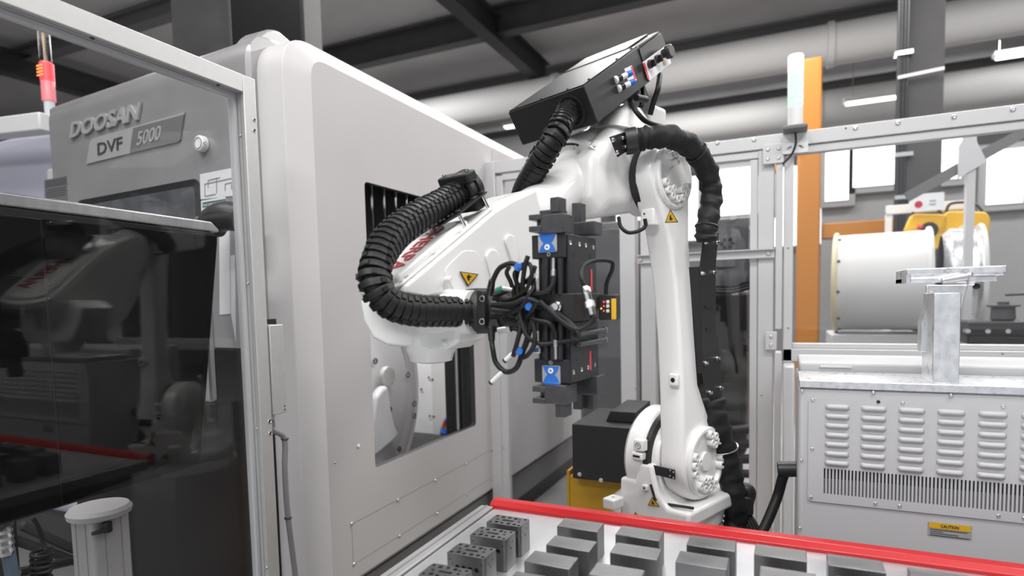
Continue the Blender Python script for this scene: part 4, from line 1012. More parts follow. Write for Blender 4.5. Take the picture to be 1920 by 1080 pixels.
# pads, label and strap on the J2 housing
def facepad(px, py, s_, w_, h_, d_, name, m='robot', bev=.005):
    p = sp(px, py, s_); MB().cbox(p, NN, ZZ, UU, w_, h_, d_).build(name, m, rb, bevel=bev, seg=3); return p
p = facepad(1201, 834, -1.70, .040, .040, .03, 'housing_pad'); MB().torus(p+UU*.016, UU, .010, .002, 20, 6).build('pad_ring', 'greyink', rb); MB().cyl(p+UU*.0155, p+UU*.0165, .0035, n=10).build('pad_pin', 'greyink', rb)
p = facepad(1198, 854, -1.70, .044, .026, .03, 'label_pad'); MB().cbox(p+UU*.0155, NN, ZZ, UU, .027, .007, .002).build('tiny_label', 'ink', rb)
p = facepad(1211, 914, -1.70, .022, .022, .02, 'plug_pad'); MB().cyl(p+UU*.010, p+UU*.0105, .004, n=10).build('pad_pin', 'ink', rb)
a, b = sp(1222, 880, -1.715), sp(1266, 890, -1.715)
MB().cbox((a+b)/2, b-a, ZZ, UU, (b-a).length, .033, .006).build('strap_bracket', 'black', rb, bevel=.005)
for px, py in ((1257, 882), (1263, 885), (1257, 892), (1263, 896)): socket(sp(px, py, -1.711), UU, .0028, .003, 'chrome')
MB().tube([sp(1220, 908, -1.70), sp(1228, 935, -1.70), sp(1248, 945, -1.72), sp(1300, 953, -1.73)], .005).build('strap', 'black', rb)
# warning triangles: yellow face with black border and a mark
def tri(pts3, nrm, name='warning_sign'):
    pts3 = [V(p) for p in pts3]; nrm = V(nrm).normalized(); c = sum(pts3, V())/3
    o = MB().prism(pts3, nrm*.0012).build(name, 'ink', rb)
    MB().prism([c+(p-c)*.84+nrm*.0012 for p in pts3], nrm*.0006).build('sign_face', 'label_yellow', o)
    top, bl, br = pts3
    up = top-(bl+br)/2; rt = (br-bl)*.5; base = (bl+br)/2+nrm*.0018
    g = [(-.05, .12), (.08, .18), (.02, .28), (.25, .2), (.2, .33), (.02, .4), (.1, .52), (-.06, .6), (-.1, .48), (-.2, .42), (-.16, .3), (-.28, .28), (-.14, .2)]
    MB().prism([base+rt*x+up*y for x, y in g], nrm*.0005).build('hand_mark', 'ink', o)
    return o
s_f = -1.742
tri([sp(1257, 392, -1.70), sp(1247, 418, -1.70), sp(1272, 417, -1.70)], UU)
tri([sp(1223, 932, -1.698), sp(1215, 947, -1.698), sp(1237, 950, -1.698)], UU)
tri([sp(1191, 960, -1.698), sp(1186, 975, -1.698), sp(1206, 978, -1.698)], UU)
# cable clip on the arm near the elbow
p = facepad(1219, 408, -1.70, .05, .055, .035, 'clip_block'); 
for dz_ in (.012, -.012): socket(p+UU*.0175-NN*.01+ZZ*dz_, UU, .003, .002, 'ink')
# --- elbow housing
o3 = P3(-1.132, J3[0], J3[1])
MB().lathe(o3, -NN, [(-.02, .105), (.0, .110), (.008, .110)], 48).build('elbow_disc', 'robot', rb, sharp=40)
MB().lathe(o3-NN*.004, -NN, [(0, .112), (.002, .119), (.026, .119), (.028, .112)], 48).build('elbow_seal', 'black', rb, sharp=40)
MB().lathe(o3-NN*.032, -NN, [(0, .108), (.004, .112), (.05, .112), (.06, .09)], 48).build('elbow_hub', 'robot', rb, sharp=40)
th = R(35)
FA = UU*math.cos(th)-ZZ*math.sin(th); FB = UU*math.sin(th)+ZZ*math.cos(th)
O3 = P3(-1.30, -1.555, 2.005)
def G(l, h, w_=0): return O3+FA*l+FB*h+NN*w_
hs = [cp(px, py, -1.20) for px, py in ((1102, 300), (1118, 262), (1150, 232), (1188, 212), (1212, 232), (1216, 300), (1208, 396), (1120, 407), (1104, 372))]
hs2 = [p-NN*.2 for p in hs]
cn = sum(hs, V())/len(hs)
k = MB(); k.loft([[cn+(p-cn)*.76+NN*.034 for p in hs], hs, hs2]); k.build('elbow_housing', 'robot', rb, bevel=.014, seg=3)
MB().lathe(G(-.03, 0), -FA, [(0, .116), (.03, .118), (.12, .10)], 48).build('elbow_barrel', 'robot', rb, sharp=40)
# dome and motor behind
MB().lathe(cp(1165, 262, -1.22), (ZZ*.9-UU*.3+NN*.1), [(0, .10), (.06, .085), (.1, .05), (.11, .02)], 32).build('motor_dome', 'robot', rb)
k = MB(); a = cp(1198, 238, -1.28); k.cbox(a-UU*.05+ZZ*.02, NN, UU, ZZ, .10, .12, .11); k.build('motor_block', 'robot', rb, bevel=.015, seg=3)
for i_ in range(6): MB().cbox(cp(1205+i_*2.2, 222, -1.24), NN, UU, ZZ, .0025, .05, .05).build('cooling_fin', 'robot', rb)
# triangular web under the housing
wb = [cp(px, py, -1.188) for px, py in ((1086, 358), (1140, 328), (1188, 340), (1203, 396), (1119, 407))]
# bosses on the housing
p = cp(1148, 355, -1.185); MB().cbox(cp(1176, 308, -1.188), UU, ZZ, NN, .07, .03, .02).build('rib', 'robot', rb, bevel=.006)
p = cp(1190, 310, -1.18); 
# flange ring
MB().lathe(G(-.028, 0), FA, [(0, .117), (.004, .121), (.024, .121), (.028, .116), (.030, .092), (.036, .086), (.05, .083)], 56).build('flange_ring', 'robot', rb, sharp=30)
for a_ in range(0, 360, 30):
    if a_ in (90,): continue
    p = G(.0, 0)+(FB*math.sin(R(a_+8))+NN*math.cos(R(a_+8)))*.103; socket(p, FA, .0075, .012)
for a_, n_ in ((38, 'bracket'),):
    pc = G(-.02, 0)+(FB*math.sin(R(a_))+NN*math.cos(R(a_)))*.123
    rn = (FB*math.sin(R(a_))+NN*math.cos(R(a_)))
    MB().cbox(pc, FA, rn.cross(FA), rn, .05, .03, .012).build('stop_bracket', 'brush', rb, bevel=.002)
    for d_ in (-.014, .014): socket(pc+FA*d_*.9+rn*.006, rn, .003, .003, 'chrome')
# black curved arrow on the ring face
ar = []
for i_ in range(9):
    a_ = R(62+5*i_); d0 = (FB*math.sin(a_)+NN*math.cos(a_)); ar.append((G(.0015, 0)+d0*.1145, G(.0015, 0)+d0*.1085))
pts = [x for x, y in ar[:-1]]+[G(.0015, 0)+(FB*math.sin(R(62+34))+NN*math.cos(R(62+34)))*.118, G(.0015, 0)+(FB*math.sin(R(62+44))+NN*math.cos(R(62+44)))*.111]+[y for x, y in ar[:-1]][::-1]
MB().prism(pts, FA*.0008).build('arrow_mark', 'ink', rb)
# --- forearm tube
L1 = .36
def bodyring(l, wv, hv, r, h0=0, n=8):
    return [G(l, h0+b, a) for a, b in rrect(wv*2, hv*2, min(r, wv*.999, hv*.999), n)]
k = MB(); k.loft([bodyring(.02, .084, .084, .084), bodyring(.10, .080, .080, .080), bodyring(.20, .079, .079, .079), bodyring(.27, .083, .086, .07), bodyring(.335, .092, .098, .045, -.005)])
k.build('forearm_tube', 'robot', rb, sharp=60)
# --- fork body (side outline in the arm plane)
cs_ = -1.208
so = [(1004, 352), (958, 372), (921, 395), (752, 537), (750, 552), (792, 560), (842, 548), (868, 585), (900, 628), (965, 590), (1010, 520), (1022, 440)]
side = [cp(px, py, cs_) for px, py in so]
cn = sum(side, V())/len(side)
k = MB(); k.loft([[cn+(p-cn)*.965+NN*.01 for p in side], side, [p-NN*.185 for p in side], [cn+(p-cn)*.965-NN*.195 for p in side]]); k.build('forearm_body', 'robot', rb, bevel=.009, seg=3)
# recessed pocket panels on the side
for L_, d_ in (([(828, 508), (868, 470), (893, 470), (908, 500), (912, 560), (880, 590), (850, 545)], .003), ([(908, 478), (918, 466), (930, 470), (946, 520), (944, 548), (926, 552)], .008), ([(943, 448), (952, 438), (962, 444), (972, 486), (960, 500)], .008)):
    q_ = [cp(px, py, cs_+.0095) for px, py in L_]; c0_ = sum(q_, V())/len(q_)
    MB().prism([c0_+UU*a+ZZ*b for a, b in fillet([((p-c0_).dot(UU), (p-c0_).z) for p in q_], .03, 6)], NN*d_).build('side_boss', 'robot', rb, bevel=min(.004, d_*.45), seg=3)
tri([cp(877, 537, cs_+.0155), cp(861, 509, cs_+.0155), cp(897, 514, cs_+.0155)], NN)
# top cover (lid)
e0, e1 = cp(920, 396, cs_), cp(753, 537, cs_); LD = (e1-e0).normalized(); LN = NN.cross(LD).normalized()
if LN.z < 0: LN = -LN
LL = (e1-e0).length
def LP(l, w_, h=0): return e0+LD*l-NN*w_+LN*h
ld = [LP(l, w_) for l, w_ in fillet([(-.005, -.004), (LL+.01, -.004), (LL+.03, .05), (LL+.03, .14), (LL+.01, .19), (-.005, .19)], [.004, .03, .03, .03, .03, .004])]
MB().prism(ld, LN*.008).build('lid_flange', 'robot_lid', rb, bevel=.003)
ld = [LP(l, w_, .008) for l, w_ in fillet([(.07, .012), (LL-.01, .012), (LL+.012, .05), (LL+.012, .135), (LL-.01, .172), (.07, .172)], .018)]
cl2 = sum(ld, V())/len(ld)
k = MB(); k.loft([ld, [p+LN*.010 for p in ld], [cl2+(p-cl2)*.93+LN*.016 for p in ld]]); k.build('lid', 'robot_lid', rb, bevel=.004, seg=3)
for l in (.12, .22, .32, LL-.01): socket(LP(l, .004, .008), LN, .0055, .004, 'robot')
o_ = on(812, 427, LP(0, 0, .0245), LN); xe = on(725, 508, LP(0, 0, .0245), LN)
text('brand_lettering', 'SHERPA', o_, xe-o_, NN*.058, 'redink', rb, .0015, n=LN, bold=.01)
# --- wrist
wc = cp(808, 598, -1.30)
GX = V((.996, -.087, 0)).normalized(); GD = V((.087, .996, 0)).normalized()
wl_ = [on(px, py, wc-GD*.055, GD) for px, py in ((676, 566), (690, 545), (740, 538), (842, 542), (866, 560), (862, 640), (838, 656), (728, 648), (700, 634), (682, 600))]
cn = sum(wl_, V())/len(wl_)
k = MB(); k.loft([[cn+(p-cn)*.94-GD*.008 for p in wl_], wl_, [p+GD*.11 for p in wl_], [cn+(p-cn)*.9+GD*.125 for p in wl_]]); k.build('wrist_housing', 'robot', rb, bevel=.012, seg=4)
a, b = on(800, 586, wc-GD*.03, GD), on(893, 586, wc-GD*.02, GD)
MB().lathe(a, GX, [(0, .060), (.06, .062), (.085, .056), ((b-a).length, .054)], 40).build('wrist_barrel', 'robot', rb, sharp=40)
p = on(808, 648, wc, GD); MB().lathe(p, (0, 0, -1), [(-.03, .064), (.012, .066), (.022, .06), (.040, .055), (.046, .03)], 40).build('wrist_cap', 'robot', rb, sharp=40)
for px, py in ((837, 642), (841, 524)): 
    p = on(px, py, wc-GD*.06, GD); MB().cyl(p+GX*-.01, p+GX*.008, .0085, n=16).build('boss', 'robot', rb, bevel=.002)
p = on(808, 540, wc, GD); MB().lathe(p, (0, 0, 1), [(-.02, .058), (.02, .05), (.03, .03)], 32).build('wrist_pivot', 'robot', rb)
# black cable ring at the flange
fc = on(905, 583, wc-GD*.0, GD)
MB().lathe(fc-GX*.045, GX, [(0, .05), (.004, .056), (.03, .058), (.075, .056), (.085, .05), (.11, .046)], 40).build('flange_adapter', 'black', rb, sharp=40)
cpx = lambda px, py, d_=-.06: on(px, py, wc+GD*d_, GD)
a, b = cpx(905, 548), cpx(905, 613)
MB().cbox((a+b)/2, GX, ZZ, GD, .024, (a-b).length+.01, .02).build('clamp_bar', 'satin', rb, bevel=.004)
for py in (560, 603): 
    p = cpx(904, py, -.071); MB().torus(p, GD, .0065, .0016, 16, 6).build('clamp_washer', 'chrome', rb); MB().cyl(p, p-GD*.002, .004, n=6).build('clamp_screw', 'ink', rb)

# --- corrugated dress pack hoses: every link its own ring
def corr(path, r, owner, step=.018, name='hose_link', ridge=True):
    pts = catmull(path, 14); L = [0]
    for a, b in zip(pts, pts[1:]): L.append(L[-1]+(b-a).length)
    n = int(L[-1]/step); rr = r
    def pa(d):
        d = min(max(d, 0), L[-1]-1e-6)
        for i in range(len(L)-1):
            if L[i+1] >= d: t = (d-L[i])/(L[i+1]-L[i]); return pts[i].lerp(pts[i+1], t)
        return pts[-1]
    me_ = None
    for i in range(n):
        d = (i+.5)*step; p = pa(d); t = (pa(d+.008)-pa(d-.008)).normalized()
        if me_ is None:
            k = MB(); h = step*1.12
            k.lathe((0, 0, -h/2), (0, 0, 1), [(0, rr*.80), (.0, rr*.93), (h*.12, rr*.97), (h*.62, rr), (h*.8, rr*1.02), (h*.86, rr*.97), (h*.88, rr*.82), (h*.88, rr*.6)], 20, caps=False)
            for a_ in (20, 110, 200, 290):
                d0 = V((math.cos(R(a_)), math.sin(R(a_)), 0)); k.cbox(d0*rr*.99, d0, d0.cross(ZZ), ZZ, .007, rr*.34, h*.55)
            bmesh.ops.recalc_face_normals(k.bm, faces=k.bm.faces)
            me_ = bpy.data.meshes.new(name)
            for f in k.bm.faces: f.smooth = True
            k.bm.to_mesh(me_); k.bm.free(); me_.set_sharp_from_angle(angle=R(40)); me_.materials.append(M['rubber'])
        o = bpy.data.objects.new(name, me_); C.objects.link(o); o.parent = owner; WL[o.name] = p
        q = V((0, 0, 1)).rotation_difference(t)
        o.rotation_mode = 'QUATERNION'; o.rotation_quaternion = q @ Matrix.Rotation(R(4*(i % 2)), 3, 'Z').to_quaternion(); o.location = p-wl(owner)
    MB().tube(pts, rr*.78, 12).build('hose_core', 'ink', owner)
def cg(px, py, c=None, d=None): return cp(px, py, c) if c is not None else on(px, py, wc+GD*d, GD)
hA = [cp(862, 362, -1.27), cp(828, 383, -1.262), cp(775, 412, -1.24), cp(732, 447, -1.22), cp(707, 492, -1.20), cp(704, 535, -1.185), cp(730, 568, -1.175), cp(775, 582, -1.165), cp(830, 584, -1.16), cp(893, 586, -1.155)]
t = empty('dress_pack_hose', hA[3], 'thick black ribbed hose bending in front of the wrist to the gripper flange', 'hose')
corr(hA, .0375, t, .0175)
# clamp on its plate on the lid
cl = empty('hose_clamp', hA[0], 'black hose clamp on a stand off plate above the robot arm lid', 'clamp')
t0 = (hA[0]-hA[1]).normalized()
MB().lathe(hA[0]-t0*.005, t0, [(0, .044), (.004, .050), (.02, .050), (.022, .045), (.03, .045), (.032, .050), (.05, .050), (.055, .042), (.055, .03), (.02, .03)], 32).build('clamp_ring', 'satin', cl, sharp=30)
x_, y_, z_ = basis(t0, ZZ)
MB().cbox(hA[0]+t0*.01+y_*.035, x_, y_, t0, .11, .028, .04).build('clamp_cap', 'satin', cl, bevel=.005)
MB().cbox(hA[0]+t0*.01-y_*.035, x_, y_, t0, .10, .04, .035).build('clamp_base', 'satin', cl, bevel=.005)
for s_ in (-1, 1): 
    p = hA[0]+t0*.01+y_*.05+x_*.042*s_; MB().cyl(p, p+y_*.004, .006, n=12).build('clamp_screw', 'chrome', cl)
pl = [on(px, py, LP(0, 0, .045), LN) for px, py in ((842, 418), (878, 380), (913, 376), (915, 384), (872, 418))]
pl2 = [LP(-.02, -.0, .045), LP(.105, -.0, .045), LP(.15, .03, .045), LP(.15, .15, .045), LP(-.02, .15, .045)]
MB().prism(pl2, LN*.004).build('clamp_plate', 'satin', cl, bevel=.001)
for l, w_ in ((-.008, .012), (.09, .012), (-.008, .138), (.09, .138)):
    MB().cyl(LP(l, w_, .008), LP(l, w_, .046), .0045, n=12).build('standoff', 'chrome', cl); MB().cyl(LP(l, w_, .049), LP(l, w_, .056), .008, n=12).build('plate_screw', 'ink', cl, bevel=.001)

# --- black junction box riding on the arm
BO = V((-.543, 1.75, 2.227)); by, bp_ = -.385, .590
def rot(yaw, pitch, v): return Matrix.Rotation(yaw, 3, 'Z') @ (Matrix.Rotation(pitch, 3, 'X') @ V(v))
BX, BY, BZ = rot(by, bp_, (1, 0, 0)), rot(by, bp_, (0, 1, 0)), rot(by, bp_, (0, 0, 1))
bxw, bl, bh = .326, .492, .117
def BP(x, y, z): return BO+BX*x+BY*y+BZ*z
jb = empty('junction_box', BP(-bxw/2, bl/2, -bh), 'black sheet metal junction box tilted on top of the robot elbow', 'junction box')
l1 = bl*.70
MB().obox(BP(-bxw, 0, -bh), BX*bxw, BY*l1, BZ*bh).build('enclosure', 'satin', jb, bevel=.003)
MB().obox(BP(-bxw, l1, -bh+.004), BX*(bxw-.004), BY*(bl-l1), BZ*(bh-.004)).build('rear_enclosure', 'satin', jb, bevel=.003)
MB().obox(BP(-bxw+.004, .004, .0005), BX*(bxw-.008), BY*(l1-.006), BZ*.003).build('top_cover', 'satin', jb, bevel=.001)
MB().obox(BP(-bxw+.004, l1, .0), BX*(bxw-.05), BY*(bl-l1), BZ*.006).build('rear_cover', 'satin', jb, bevel=.002)
for y_ in (.05, .22, l1-.03): screw(BP(-.012, y_, .0035), tuple(BZ), jb, .005, 'black')
for x_ in (-.07, -.18, -.29): screw(BP(x_, .012, .0035), tuple(BZ), jb, .005, 'black')
def onbox(px, py, o_=0): return on(px, py, BO+BX*o_, BX)
def bxz(px, py):
    q = onbox(px, py)-BO; return q.dot(BY), q.dot(BZ)
c4 = [onbox(px, py, .0) for px, py in ((1205, 122), (1248, 88), (1256.5, 119), (1216.5, 150))]
MB().prism([onbox(px, py, .0) for px, py in ((1197, 92), (1239, 62), (1247, 85), (1204, 116))], BX*.003).build('dark_window', 'black', jb, bevel=.001)
MB().prism([onbox(px, py, .0) for px, py in ((1204, 117), (1248, 85), (1257, 119), (1216.5, 152))], BX*.004).build('control_plate', 'paper', jb, bevel=.001)
MB().prism([onbox(px, py, .004) for px, py in ((1205.5, 119), (1208.5, 117), (1217.5, 147), (1214.5, 149.5))], BX*.0008).build('warning_strip', 'redlabel', jb)
for px, py, r_ in ((1217, 121, .0135), (1230, 112, .0135)):
    p = onbox(px, py, .004); MB().cyl(p, p+BX*.012, r_, n=20).build('switch_bezel', 'black', jb, bevel=.002); MB().cbox(p+BX*.018, BY, BZ, BX, .006, r_*1.7, .014).build('switch_lever', 'black', jb, bevel=.002)
p = onbox(1243, 101, .004); MB().lathe(p, BX, [(0, .014), (.014, .014), (.016, .022), (.03, .023), (.035, .018)], 24).build('stop_button', 'black', jb, sharp=35)
p = onbox(1246, 118.5, .0045); MB().cbox(p, BY, BZ, BX, .014, .014, .001).build('yellow_tag', 'label_yellow', jb)
for i_, (px, py) in enumerate(((1222, 134), (1236, 124))):
    for j_ in range(3): p = onbox(px+j_*.9, py+j_*3.4, .0044); MB().cbox(p, BY, BZ, BX, .016, .0012, .0006).build('print_line', 'greyink', jb)
lab = [onbox(px, py, .0) for px, py in ((1170, 129), (1184, 122.5), (1193.5, 150), (1179, 158))]
MB().prism(lab, BX*.001).build('air_label', 'paper', jb)
MB().prism([onbox(px, py, .001) for px, py in ((1182.5, 125), (1185.5, 124), (1193, 148), (1189.5, 149.8))], BX*.0006).build('label_band', 'redlabel', jb)
for px, py in ((1152.5, 151), (1158, 167)):
    p = onbox(px, py); d_ = (onbox(px+28, py-15)-p).normalized()*.8+BX*.35; d_.normalize()
    MB().cyl(p, p+d_*.010, .012, n=18).build('port_nut', 'white', jb, bevel=.002)
    MB().cyl(p+d_*.010, p+d_*.026, .0105, n=14).build('port_body', 'ink', jb, bevel=.002)
    MB().cyl(p+d_*.026, p+d_*.048, .009, n=14).build('valve_body', 'white', jb, bevel=.002)
    MB().cyl(p+d_*.046, p+d_*.066, .0105, .009, n=10).build('valve_knob', 'blue', jb, bevel=.002)
# round opening in the front end for the ribbed hose
fh = on(1072, 208, BO, BY); fo = fh
MB().lathe(fo-BY*.0, -BY, [(0.0, .050), (.003, .050), (.004, .044), (.0005, .043)], 32).build('hose_grommet', 'black', jb, sharp=30)
hB = [fo+BY*.03, fo-BY*.03+ZZ*.0, cp(1046, 248, -1.20), cp(1020, 290, -1.24), cp(1000, 325, -1.30), cp(985, 350, -1.36), cp(975, 380, -1.42), cp(965, 420, -1.45)]
t = empty('ribbed_hose', hB[3], 'black ribbed hose dropping from the junction box behind the forearm', 'hose')
corr(hB, .036, t, .0185)
MB().tube(catmull([on(1183, 190, wc+GD*.7, GD), cp(1190, 205, -1.12), cp(1212, 228, -1.10), cp(1250, 240, -1.09), cp(1290, 250, -1.10)], 8), .008).build('power_lead', 'rubber', jb)
MB().tube(catmull([onbox(1237, 140, -.03), cp(1234, 165, -1.15), cp(1226, 190, -1.18), cp(1219, 215, -1.2)], 8), .0095).build('signal_lead', 'rubber', jb)
MB().tube(catmull([onbox(1205, 165, -.05), cp(1206, 180, -1.2), cp(1202, 200, -1.2)], 6), .008).build('short_lead', 'rubber', jb)
MB().cyl(cp(1193, 183, -1.15), cp(1212, 187, -1.15), .011, n=14).build('plug', 'black', jb, bevel=.002)
for x_ in (-.08, -.26): MB().obox(BP(x_, .30, -bh-.10), BX*.02, BY*.1, BZ*.1).build('mount_leg', 'satin', jb)

# --- fabric sleeve over the elbow
def sleeve(path, r, name, label, wr=.15, seed=1):
    pts = catmull(path, 12); rnd = random.Random(seed); n = 18; rings = []
    P = pts; N = len(P); t0 = (P[1]-P[0]).normalized(); x, y, _ = basis(t0); pt = t0
    ph = [rnd.uniform(0, 6.28) for _ in range(4)]
    for i in range(N):
        t = (P[min(i+1, N-1)]-P[max(i-1, 0)]).normalized(); q = pt.rotation_difference(t); x = q @ x; y = q @ y; pt = t
        rg_ = []
        for k_ in range(n):
            a = 2*math.pi*k_/n
            f = 1+wr*(.5*math.sin(i*.9+2*math.sin(a+ph[0])+ph[1])+.35*math.sin(i*.47+3*a+ph[2])+.25*math.sin(i*1.7+a*2+ph[3]))
            rg_.append(P[i]+(x*math.cos(a)+y*math.sin(a))*r*f)
        rings.append(rg_)
    o = MB().loft(rings).build(name, 'sleeve', sharp=180); return o
hC = [cp(1196, 262, -1.10), cp(1220, 258, -1.07), cp(1262, 258, -1.02), cp(1305, 285, -1.00), cp(1330, 335, -1.0), cp(1333, 380, -1.0), cp(1325, 425, -1.0), cp(1324, 452, -1.0)]
o = sleeve(hC, .0345, 'cable_sleeve', ''); tag(o, 'wrinkled black fabric sleeve arching from the elbow down the back of the lower arm', 'sleeve')
for i_ in (3, 6):
    d_ = (hC[min(i_+1, 7)]-hC[i_-1]).normalized(); MB().torus(hC[i_], d_, .036, .003, 24, 6).build('zip_tie', 'black', o)
br = empty('sleeve_bracket', cp(1165, 270, -1.12), 'black bolted sheet bracket holding the sleeve at the elbow', 'bracket')
MB().prism([cp(px, py, -1.125) for px, py in ((1142, 257), (1188, 242), (1192, 276), (1174, 284), (1157, 295))], NN*.004).build('bracket_plate', 'satin', br, bevel=.001)
MB().lathe(hC[0]-(hC[1]-hC[0]).normalized()*.02, hC[1]-hC[0], [(-.02, .034), (-.018, .040), (.015, .040), (.02, .036)], 28).build('sleeve_collar', 'black', br, sharp=30)
for px, py in ((1149, 263), (1157, 286), (1168, 259), (1173, 275)):
    p = cp(px, py, -1.121); MB().lathe(p, NN, [(0, .008), (.003, .008), (.003, .0055), (.009, .0055), (.009, .003)], 14).build('bracket_bolt', 'chrome', br)
# black backing plate down the lower arm
bp = empty('cable_guard', cp(1328, 600, -1.03), 'long folded black guard plate bolted down the back of the lower arm', 'guard')
k = MB(); gp = [cp(px, py, -1.02) for px, py in ((1318, 444), (1322, 437), (1346, 437), (1340, 500), (1340, 620), (1345, 640), (1350, 690), (1352, 745), (1335, 753), (1322, 742), (1316, 700), (1314, 620), (1311, 500))]
k.prism(gp, NN*.004); k.build('guard_plate', 'satin', bp, bevel=.001)
MB().obox(cp(1311, 500, -1.022), UU*-.02, NN*-.05, cp(1316, 700, -1.022)-cp(1311, 500, -1.022)).build('guard_flange', 'satin', bp)
for px, py in ((1322, 455), (1344, 455), (1316, 513), (1338, 511), (1322, 681), (1344, 672), (1330, 736), (1350, 727)):
    p = cp(px, py, -1.016); MB().lathe(p, NN, [(0, .008), (.003, .008), (.003, .0055), (.011, .0055), (.011, .003)], 14).build('guard_bolt', 'chrome', bp)
for px, py in ((1327, 575), (1329, 617)):
    p = cp(px, py, -1.0145); MB().cbox(p, UU, ZZ, NN, .035, .008, .002).build('guard_slot', 'ink', bp)
hD = [cp(1336, 748, -1.03), cp(1343, 790, -1.02), cp(1358, 840, -1.01), cp(1369, 890, -1.0), cp(1376, 935, -.99), cp(1380, 975, -1.0), cp(1372, 1005, -1.0), cp(1366, 1060, -1.0)]
o = sleeve(hD, .042, 'lower_sleeve', '', .12, 5); tag(o, 'black fabric sleeve hanging from the guard plate down to the robot base', 'sleeve')
MB().torus(hD[2], (hD[3]-hD[1]).normalized(), .047, .003, 24, 6).build('zip_tie', 'chrome', o)
MB().tube(catmull([cp(1345, 748, -1.12), cp(1352, 780, -1.12), cp(1362, 830, -1.12), cp(1364, 850, -1.12)]), .007).build('white_tube', 'white', bp)
t = empty('connector_block', at(1393, 930, y=2.35), 'black cable connector with leads beside the robot base', 'connector')
p = at(1395, 945, y=2.3); MB().cbox(p, (1, .2, 0), (0, 0, 1), (-.2, 1, 0), .06, .075, .06).build('connector_hood', 'black', t, bevel=.012, seg=3)
p = at(1388, 915, y=2.3); MB().tube(catmull([p+V((-.03, 0, .01)), p, p+V((.03, 0, -.01)), at(1400, 945, y=2.3)]), .024, 14).build('cable_boot', 'black', t)
for i_ in range(4):
    MB().tube(catmull([at(1388+5*i_, 962, y=2.3), at(1402+6*i_, 990, y=2.28), at(1405+8*i_, 1030, y=2.25), at(1400+8*i_, 1200, y=2.2)]), .008).build('lead', 'rubber', t)
MB().tube(catmull([at(1363, 985, y=2.25), at(1380, 985, y=2.25), at(1395, 1000, y=2.25)]), .004).build('white_lead', 'white', t)
# --- thin black cable under the elbow
lc = tag(MB().tube(catmull([cp(1160, 408, -1.19), cp(1164, 425, -1.17), cp(1178, 436, -1.15), cp(1198, 433, -1.13), cp(1210, 424, -1.12), cp(1209, 410, -1.12)]), .006).build('loop_cable', 'rubber'), 'thin black cable looping under the robot elbow to the arm clip', 'cable')

# --- black box and yellow base left of the robot base
a, b = at(1072, 795, y=2.35), at(1187, 805, y=2.35); lo = at(1085, 898, y=2.35)
t = empty('cover_box', ((a.x+b.x)/2, 2.5, lo.z), 'black sheet metal cover box behind and left of the robot base', 'box')
MB().box(a.x, b.x-.01, 2.35, 2.75, lo.z, a.z).build('cover', 'satin', t, bevel=.004)
c_, d_ = at(1160, 776, y=2.55), at(1240, 765, y=2.55)
MB().prism([V((c_.x-.03, 2.45, a.z)), V((c_.x-.01, 2.45, a.z+.045)), V((b.x-.012, 2.45, a.z+.045)), V((b.x-.012, 2.45, a.z))], (0, .3, 0)).build('raised_lid', 'satin', t, bevel=.003)
for px, py in ((1087, 889), (1127, 900)):
    p = at(px, py, y=2.349); MB().lathe(p, (0, -1, 0), [(0, .009), (.003, .009), (.003, .006), (.01, .006), (.01, .003)], 14).build('cover_bolt', 'chrome', t)
a, b = at(1067, 850, y=2.40), at(1170, 970, y=2.40)
t = empty('yellow_pedestal', ((a.x+b.x)/2, 2.6, 0), 'dark yellow floor pedestal under the black cover box', 'pedestal')
MB().box(a.x, -.51, 2.40, 2.8, 0, lo.z-.004).build('pedestal_body', 'yellow', t, bevel=.005)
MB().box(a.x-.012, a.x, 2.40, 2.8, 0, lo.z+.015).build('side_flange', 'yellow', t)
MB().box(a.x-.05, -.51, 2.35, 2.85, 0, .02).build('base_plate', 'yellow', t)

# ================================================================== GRIPPER
gp_ = empty('double_gripper', wc+GX*.35, 'black double sided parallel gripper with blue badges on the robot wrist', 'gripper')
D0 = -.075                       # front plane offset from the wrist axis
def gf(px, py, d=0.): return on(px, py, wc+GD*(D0+d), GD)
def gbox(px0, px1, py0, py1, d0, dep, name, m, bev=.0015, parent=None):
    a, b = gf((px0+px1)/2, py0, d0), gf((px0+px1)/2, py1, d0); l, r = gf(px0, (py0+py1)/2, d0), gf(px1, (py0+py1)/2, d0)
    w_ = (r-l).dot(GX); h_ = a.z-b.z
    o_ = V(((l.x), l.y, b.z))
    return MB().obox(o_, GX*w_, GD*dep, ZZ*h_).build(name, m, parent or gp_, bevel=bev)
gbox(997, 1062, 439, 484, 0, .17, 'upper_body', 'anod')
gbox(1010, 1064, 484, 552, .012, .15, 'upper_spacer', 'anod')
gbox(1002, 1075, 551, 604, -.004, .16, 'centre_block', 'satin')
gbox(1010, 1068, 604, 675, .012, .15, 'lower_spacer', 'anod')
gbox(1002, 1069, 674, 718, 0, .17, 'lower_body', 'anod')
